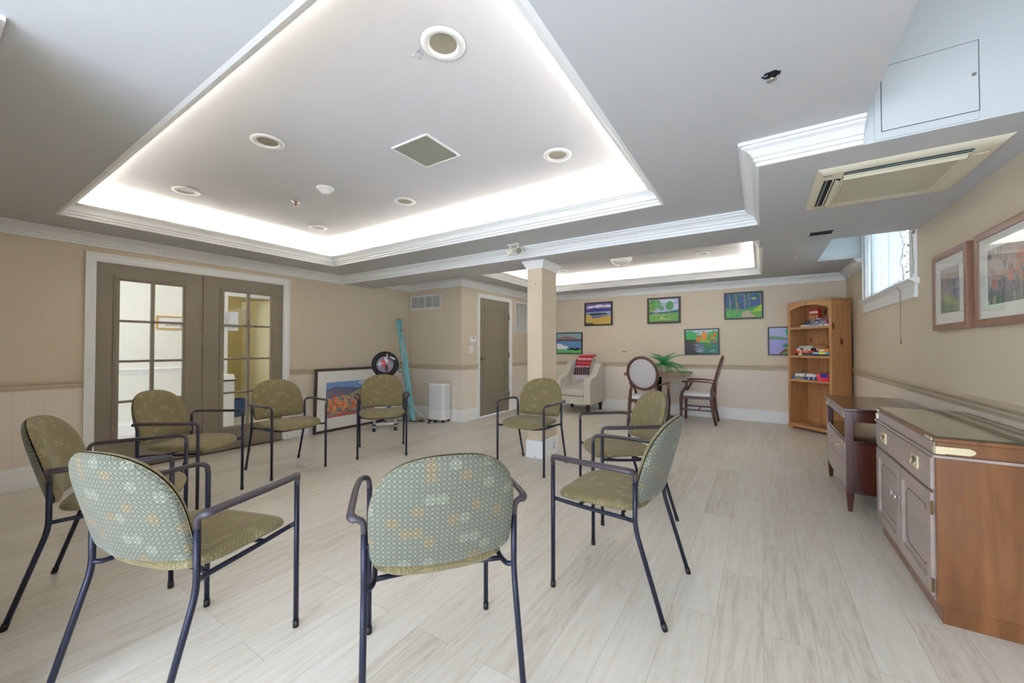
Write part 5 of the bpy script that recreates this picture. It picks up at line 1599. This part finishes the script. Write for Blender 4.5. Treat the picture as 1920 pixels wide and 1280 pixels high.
# ---------------------------------------------------------------- vents, switches, small wall things
def vent(label, w, h, loc, rz, nslat, nbar):
    t = thing('air_vent', label, 'vent', loc, rz)
    b = MB(); f = .028
    for q in ((-w / 2, -w / 2 + f, -h / 2, h / 2), (w / 2 - f, w / 2, -h / 2, h / 2), (-w / 2 + f, w / 2 - f, h / 2 - f, h / 2), (-w / 2 + f, w / 2 - f, -h / 2, -h / 2 + f)): b.box(q[0], q[1], -.012, 0, q[2], q[3])
    b.build('frame', M['white_plastic'], t, bevel=.002)
    b = MB(); b.box(-w / 2 + f, w / 2 - f, -.002, -.0005, -h / 2 + f, h / 2 - f); b.build('backing', paint((96, 94, 88), .7), t)
    b = MB()
    for k in range(nslat):
        z = -h / 2 + f + (h - 2 * f) * (k + .5) / nslat; d = (h - 2 * f) / nslat * .34
        b.add([(-w / 2 + f, -.004, z + d), (w / 2 - f, -.004, z + d), (w / 2 - f, -.011, z - d), (-w / 2 + f, -.011, z - d)], [(0, 1, 2, 3)])
        b.add([(-w / 2 + f, -.004, z + d - .002), (w / 2 - f, -.004, z + d - .002), (w / 2 - f, -.011, z - d - .002), (-w / 2 + f, -.011, z - d - .002)], [(3, 2, 1, 0)])
    b.build('slats', M['white_plastic'], t)
    b = MB()
    for k in range(1, nbar): x = -w / 2 + f + (w - 2 * f) * k / nbar; b.box(x - .006, x + .006, -.012, -.003, -h / 2 + f, h / 2 - f)
    b.build('divider', M['white_plastic'], t)
    return t


vent('wide white slatted air vent high on the bay front wall', .735, .25, (-4.937, 4.899, 2.008), 0, 13, 4)
vent('tall white slatted air vent partly behind the column', .62, .62, (-4.119, 6.855, 1.831), PI / 2, 30, 4)
t = thing('thermostat', 'white wall thermostat beside the taupe single door', 'thermostat', (-4.119, 5.17, 1.354), PI / 2)
b = MB(); b.box(-.082, .082, -.028, 0, -.054, .054); b.build('body', M['white_plastic'], t, bevel=.008)
b = MB(); b.box(-.005, .035, -.0295, -.028, .018, .042); b.build('display', paint((110, 112, 104), .3), t)
t = thing('light_switch', 'blank white double switch plate below the thermostat', 'switch', (-4.119, 5.155, 1.185), PI / 2)
b = MB(); b.box(-.062, .062, -.006, 0, -.062, .062); b.build('plate', M['white_plastic'], t, bevel=.002)
for s in (-1, 1): b = MB(); b.box(s * .024 - .014, s * .024 + .014, -.009, -.006, -.032, .032); b.build('rocker', M['white_plastic'], t, bevel=.002)
t = thing('wall_outlet', 'white double power outlet low on the back wall under the table', 'outlet', (-1.337, BY - .001, .485))
b = MB(); b.box(-.040, .040, -.006, 0, -.062, .062); b.build('plate', M['white_plastic'], t, bevel=.002)
for s in (-1, 1):
    b = MB(); b.box(-.018, .018, -.008, -.006, s * .026 - .014, s * .026 + .014); b.build('socket', paint((206, 206, 204), .4), t, bevel=.001)
t = thing('wall_outlet', 'white power outlet set in the baseboard at the right face of the column', 'outlet', (-2.006, 4.02, .10), PI / 2)
b = MB(); b.box(-.035, .035, -.005, 0, -.05, .05); b.build('plate', M['white_plastic'], t, bevel=.002)
b = MB(); b.box(-.008, -.004, -.0062, -.005, .01, .03); b.box(.004, .008, -.0062, -.005, .01, .03); b.box(-.008, -.004, -.0062, -.005, -.03, -.01); b.box(.004, .008, -.0062, -.005, -.03, -.01); b.build('slots', M['black'], t)
# picture hooks left in the back wall
for px_, pz_, w_, lab in ((-2.36, 1.575, .016, 'small dark nail left in the back wall under the purple clouds painting'), (-1.86, 1.595, .008, 'tiny dark nail left in the back wall beside the meadow painting'), (-2.24, 1.138, .09, 'dark wire hanger left in the back wall above the armchair')):
    b = MB(); b.box(px_ - w_ / 2, px_ + w_ / 2, BY - .008, BY, pz_ - .005, pz_ + .005); b.box(px_ - w_ / 2 - .012, px_ - w_ / 2 - .006, BY - .006, BY, pz_ - .004, pz_ + .004) if w_ > .05 else None
    tag(b.build('picture_nail' if w_ < .05 else 'picture_hanger', paint((54, 48, 44), .5)), lab, 'nail' if w_ < .05 else 'hanger')
b = MB(); b.box(-2.105, -2.095, cy0 - .003, cy0, 1.915, 1.925); tag(b.build('picture_nail', paint((80, 70, 60), .5)), 'tiny screw hole plug high on the column front', 'nail')

# ---------------------------------------------------------------- ceiling fittings
def downlight(x, y, z, label, r=.100):
    t = thing('recessed_light', label, 'ceiling light', (x, y, z), group='round recessed ceiling lights')
    b = MB(); b.lathe([(r * .66, 0.002), (r * .66, -.004), (r * .72, -.010), (r * .98, -.006), (r, 0.0), (r, .0)], 40); b.build('trim_ring', M['white_plastic'], t)
    b = MB(); b.lathe([(r * .70, -.0095), (r * .62, -.002), (r * .60, -.001)], 40); b.build('baffle', M['white_plastic'], t)
    b = MB(); b.lathe([(0, -.0012), (r * .61, -.0012)], 32); b.build('lens', paint((150, 146, 126), .4), t, fix=False)
    return t


ZT1, ZT2 = 2.578, 2.628
def cut(ox, oy, z): return (ox, oy, z)
sc = (2.578 - 1.22) / (2.6 - 1.22)
for (x, y), lab in (((-1.204, 1.301), 'largest recessed ceiling light, nearest the camera, beside the scraped patch'), ((-2.771, 1.292), 'recessed ceiling light nearest the left edge of the lit tray, middle one of three'),
                    ((-4.247, 1.315), 'leftmost recessed ceiling light in the big lit tray'), ((-4.268, 2.534), 'recessed ceiling light in the far corner of the big tray'),
                    ((-2.819, 2.525), 'recessed ceiling light between the smoke detector and the beam, in the big tray'), ((-1.216, 2.502), 'rightmost recessed ceiling light in the big lit tray')):
    downlight(x * sc, y * sc, ZT1 - .001, lab)
sc2 = (2.628 - 1.22) / 1.38
downlight(-2.978 * sc2, 6.50, ZT2 - .001, 'recessed ceiling light in the rear tray just right of the column')
downlight(-.701 * sc2, 6.40, ZT2 - .001, 'recessed ceiling light at the right end of the rear tray')
t = thing('dome_light', 'frosted glass bowl ceiling light in the rear tray', 'ceiling light', (-1.81 * sc2 * .99, 6.02, ZT2 - .001))
b = MB(); b.lathe([(0, 0), (.16, 0), (.175, -.015), (.17, -.03), (.15, -.03)], 36); b.build('fixture_ring', M['white_plastic'], t)
b = MB(); b.lathe([(.158, -.03), (.150, -.055), (.12, -.09), (.07, -.115), (.0, -.122)], 36); b.build('glass_bowl', paint((226, 226, 222), .25, var=.03, scale=20), t)
b = MB(); b.lathe([(0, -.118), (.012, -.122), (.014, -.132), (.006, -.145), (0, -.146)], 14); b.build('finial', M['chrome'], t)
# speaker grille
t = thing('ceiling_speaker', 'square grey ceiling speaker grille in the middle of the big tray', 'speaker', (-1.966 * sc, 1.956 * sc, ZT1 - .001))
b = MB()
for q in ((-.165, -.155, -.165, .165), (.155, .165, -.165, .165), (-.155, .155, -.165, -.155), (-.155, .155, .155, .165)): b.box(q[0], q[1], q[2], q[3], -.012, 0)
b.build('frame', M['white_plastic'], t, bevel=.001)


def perf():
    q = NT('perforated_grille', .6)
    sp = q.n('ShaderNodeSeparateXYZ', i={0: q.obj()})
    a_ = q.math('SUBTRACT', q.math('FRACT', q.math('DIVIDE', sp.outputs[0], .007)), .5); b_ = q.math('SUBTRACT', q.math('FRACT', q.math('DIVIDE', sp.outputs[1], .007)), .5)
    r_ = q.math('SQRT', q.math('ADD', q.math('POWER', a_, 2), q.math('POWER', b_, 2)))
    q.col(q.mix(q.math('LESS_THAN', r_, .26), s2l((160, 160, 148)), s2l((64, 64, 58))))
    return q.m


b = MB(); b.box(-.155, .155, -.155, .155, -.009, -.001); b.build('grille', perf(), t)
b = MB()
for (x, y) in ((-.148, -.148), (.148, -.148), (.148, .148), (-.148, .148)): b.lathe([(0, -.012), (.006, -.011), (.007, -.009)], 10, c=(x, y, 0))
b.build('screw', M['chrome'], t)
# smoke detector and sprinklers
t = thing('smoke_detector', 'round white smoke detector in the big tray ceiling', 'smoke detector', (-3.11, 1.91, ZT1 - .001))
b = MB(); b.lathe([(0, 0), (.068, 0), (.068, -.010), (.055, -.020), (0, -.020)], 30); b.build('base', M['white_plastic'], t)
b = MB(); b.lathe([(.042, -.020), (.044, -.035), (.036, -.038), (.036, -.044), (.026, -.046), (.026, -.052), (.012, -.056), (0, -.056)], 24); b.build('sensor_head', paint((206, 206, 204), .4), t)


def sprinkler(label, loc, s=1.0, plate=True, rust=False):
    t = thing('sprinkler_head', label, 'sprinkler', loc)
    if plate: b = MB(); b.lathe([(0, 0), (.040 * s, 0), (.038 * s, -.006), (.014 * s, -.010), (0, -.010)], 24); b.build('escutcheon', M['chrome'], t)
    b = MB(); b.tube([(0, 0, -.004), (0, 0, -.022 * s)], .009 * s, 10); b.tube([(-.012 * s, 0, -.02 * s), (-.014 * s, 0, -.035 * s), (0, 0, -.048 * s), (.014 * s, 0, -.035 * s), (.012 * s, 0, -.02 * s)], .003 * s, 6); b.build('frame', M['darkbrass'] if rust else M['chrome'], t)
    b = MB(); b.tube([(0, 0, -.022 * s), (0, 0, -.044 * s)], .003 * s, 6); b.build('bulb', paint((200, 60, 50), .2), t)
    b = MB()
    for k in range(10):
        a_ = 2 * PI * k / 10; b.add([(.006 * s * math.cos(a_ - .3), .006 * s * math.sin(a_ - .3), -.049 * s), (.018 * s * math.cos(a_ - .2), .018 * s * math.sin(a_ - .2), -.050 * s), (.018 * s * math.cos(a_ + .2), .018 * s * math.sin(a_ + .2), -.050 * s), (.006 * s * math.cos(a_ + .3), .006 * s * math.sin(a_ + .3), -.049 * s)], [(0, 1, 2, 3)])
    b.lathe([(0, -.048 * s), (.008 * s, -.049 * s), (.008 * s, -.051 * s), (0, -.051 * s)], 12); b.build('deflector', M['chrome'], t)
    return t


sprinkler('brass sprinkler head in the big tray beside a long hairline scar', (-3.625, 1.94, ZT1 - .001), 1.0, True, True)
sprinkler('small chrome sprinkler head in the rear right ceiling', (.362, 5.75, ZC - .001), 1.0)
t = thing('ceiling_junction_hole', 'dark ragged hole with dangling sprinkler fitting in the front right ceiling', 'sprinkler', (.044, 1.819, ZA - .0005))
b = MB(); pts = [(.030 * math.cos(2 * PI * k / 18) * (1 + .12 * math.sin(k * 2.3)), .024 * math.sin(2 * PI * k / 18) * (1 + .12 * math.cos(k * 1.7))) for k in range(18)]
b.prism(pts, 'Z', -.0012, .0005); b.build('hole', paint((14, 14, 16), .9), t)
b = MB(); b.tube([(0, 0, 0), (.002, -.004, -.024)], .004, 10); b.lathe([(0, -.024), (.017, -.025), (.017, -.027), (0, -.027)], 12, c=(.002, -.004, 0)); b.tube([(-.008, 0, 0), (-.010, -.002, -.014), (.002, -.004, -.022)], .002, 6); b.build('fitting', M['chrome'], t)
b = MB(); b.tube([(-.025, -.006, -.001), (-.020, -.009, -.007), (-.014, -.008, -.001)], .003, 8); b.build('wire', paint((110, 120, 160), .4), t)
# scars in the ceiling paint
scar = paint((176, 176, 178), .8)
b = MB()
for k in range(30):
    u = k / 29; x0_, y0_ = -3.62 + (-4.14 + 3.62) * 0 + .0, 0
pa, pb_ = Vector((-3.66, 1.90, 0)), Vector((-3.72, 1.28, 0))
rs = random.Random(3)
prev = None
pts = [pa.lerp(pb_, k / 24) + Vector((rs.uniform(-.004, .004), rs.uniform(-.004, .004), 0)) for k in range(25)]
for k in range(24):
    w_ = .004 + .004 * math.sin(k * .5) ** 2
    a_, c_ = pts[k], pts[k + 1]; z_ = ZT1 - .0008
    b.add([(a_.x - w_, a_.y, z_), (a_.x + w_, a_.y, z_), (c_.x + w_, c_.y, z_), (c_.x - w_, c_.y, z_)], [(0, 1, 2, 3)])
tag(b.build('ceiling_scar', paint((206, 205, 204), .8), fix=False), 'long pale hairline scar across the big tray ceiling', 'mark')
b = MB()
for (px_, py_, rx_, ry_) in ((-1.312, 1.250, .011, .007), (-1.335, 1.285, .017, .005), (-1.352, 1.260, .008, .006), (-1.312, 1.275, .006, .008)):
    b.prism([(px_ + rx_ * math.cos(2 * PI * k / 9) * rs.uniform(.7, 1.1), py_ + ry_ * math.sin(2 * PI * k / 9) * rs.uniform(.7, 1.1)) for k in range(9)], 'Z', ZT1 - .001, ZT1 + .001)
tag(b.build('scraped_patch', scar), 'small scraped patch in the tray ceiling beside the nearest downlight', 'mark')

# twin emergency spot
t = thing('emergency_light', 'twin white emergency spotlight on the ceiling left of the column top', 'lamp', (-2.15, 3.40, ZA - .001))
b = MB(); b.box(-.07, .07, -.035, .035, -.010, 0); b.build('base_plate', M['white_plastic'], t, bevel=.003)
for s in (-1, 1):
    h = MB(); p0 = Vector((s * .045, 0, -.010)); p1 = Vector((s * .045, 0, -.048)); d = Vector((s * .75, -.5 if s < 0 else -.62, -.45)).normalized()
    h.tube([p0, p1], .010, 10); h.lathe([(0, -.030), (.020, -.028), (.026, -.006), (.038, .030), (.040, .046), (.036, .046), (.030, .030), (0, .026)], 20, mat=Matrix.Translation(p1 + Vector((0, 0, -.016))) @ d.to_track_quat('Z', 'Y').to_matrix().to_4x4())
    ho = h.build('lamp_head', paint((236, 232, 214), .4), t)
    l = MB(); l.lathe([(0, .036), (.034, .036)], 16, mat=Matrix.Translation(p1 + Vector((0, 0, -.016))) @ d.to_track_quat('Z', 'Y').to_matrix().to_4x4()); l.build('lens', M['chrome'], ho, fix=False)

# access panel on the bulkhead face
t = thing('access_panel', 'white access panel with small lock on the upright face above the air conditioner', 'panel', (.632, 2.439, 2.372))
b = MB(); b.box(-.175, .155, -.006, 0, -.185, .175); b.box(.156, .158, -.0065, 0, -.15, .15); b.build('surround', M['pocket'], t, bevel=.008)
b = MB(); b.box(-.1515, .1560, -.0075, -.006, -.1520, .1510); b.build('shadow_gap', paint((70, 74, 78), .8), t)
b = MB(); b.box(-.149, .1535, -.009, -.0075, -.1495, .1485); b.build('panel_door', M['pocket'], t, bevel=.0008)
b = MB(); b.tube([(.140, -.009, .005), (.140, -.013, .005)], .007, 12); b.build('lock', M['chrome'], t)

# ceiling cassette air conditioner
acu = thing('air_conditioner', 'yellowed square ceiling cassette air conditioner under the bulkhead', 'air conditioner', (.620, 3.005, ZB - .0005))
AC1 = paint((222, 216, 192), .45, var=.04, name='yellowed_plastic')
AC2 = paint((196, 188, 156), .5, var=.06, name='aged_grille')
b = MB(); W2 = .355
b.add([(-W2, -W2, 0), (W2, -W2, 0), (W2, W2, 0), (-W2, W2, 0), (-W2 + .03, -W2 + .03, -.024), (W2 - .03, -W2 + .03, -.024), (W2 - .03, W2 - .03, -.024), (-W2 + .03, W2 - .03, -.024),
       (-.235, -.235, -.028), (.235, -.235, -.028), (.235, .235, -.028), (-.235, .235, -.028)],
      [(0, 1, 5, 4), (1, 2, 6, 5), (2, 3, 7, 6), (3, 0, 4, 7), (4, 5, 9, 8), (5, 6, 10, 9), (6, 7, 11, 10), (7, 4, 8, 11), (8, 9, 10, 11), (0, 3, 2, 1)])
b.build('panel', AC1, acu, bevel=.006)


def stripes():
    q = NT('intake_grille', .5)
    sp = q.n('ShaderNodeSeparateXYZ', i={0: q.obj()})
    f = q.math('FRACT', q.math('DIVIDE', sp.outputs[0], .0085)); g_ = q.math('FRACT', q.math('DIVIDE', sp.outputs[1], .0085))
    l = q.math('MAXIMUM', q.math('LESS_THAN', q.math('ABSOLUTE', q.math('SUBTRACT', f, .5)), .12), q.math('LESS_THAN', q.math('ABSOLUTE', q.math('SUBTRACT', g_, .5)), .12))
    q.col(q.mix(l, s2l((178, 172, 144)), s2l((226, 222, 198)))); q.bump(l, .5, .002)
    return q.m


b = MB(); b.box(-.215, .215, -.215, .215, -.034, -.026); b.build('intake_grille', stripes(), acu, bevel=.002)
for k in range(4):
    mt = Matrix.Rotation(PI / 2 * k, 4, 'Z')
    is_open = k in (0, 3)                       # the near and left slots stand open, the other two are shut
    b = MB()
    if is_open:
        b.box(-.235, .235, -.312, -.240, -.0285, -.0262, 1, mat=mt)
        b.box(-.235, .235, -.304, -.296, -.0305, -.0280, 2, mat=mt)
        b.box(-.235, .235, -.275, -.269, -.0330, -.0280, 0, mat=mt)
    else:
        b.box(-.235, .235, -.246, -.243, -.0275, -.0262, 1, mat=mt)
    b.build('air_slot', [AC1, M['black'], paint((120, 150, 156), .3)], acu, fix=False)
    b = MB()
    if is_open: b.add([mt @ Vector(p) for p in ((-.230, -.262, -.0300), (.230, -.262, -.0300), (.230, -.243, -.044), (-.230, -.243, -.044), (-.230, -.262, -.0285), (.230, -.262, -.0285), (.230, -.243, -.0425), (-.230, -.243, -.0425))], [(0, 1, 2, 3), (4, 7, 6, 5), (0, 4, 5, 1), (1, 5, 6, 2), (2, 6, 7, 3), (3, 7, 4, 0)])
    else: b.box(-.232, .232, -.306, -.248, -.0290, -.0262, 0, mat=mt)
    b.build('louvre', AC1, acu)
b = MB(); b.box(-.322, -.285, -.303, -.299, -.0275, -.0255); b.build('badge', paint((90, 90, 86), .4), acu)
# open slot in the bulkhead
t = MB(); t.box(.36, .51, 4.085, 4.185, ZB - .0015, ZB + .001)
t.box(.355, .515, 4.080, 4.085, ZB - .003, ZB); t.box(.355, .515, 4.185, 4.190, ZB - .003, ZB)
o = t.build('ceiling_slot', paint((40, 36, 36), .8)); tag(o, 'narrow dark rectangular slot in the bulkhead beyond the air conditioner', 'slot')
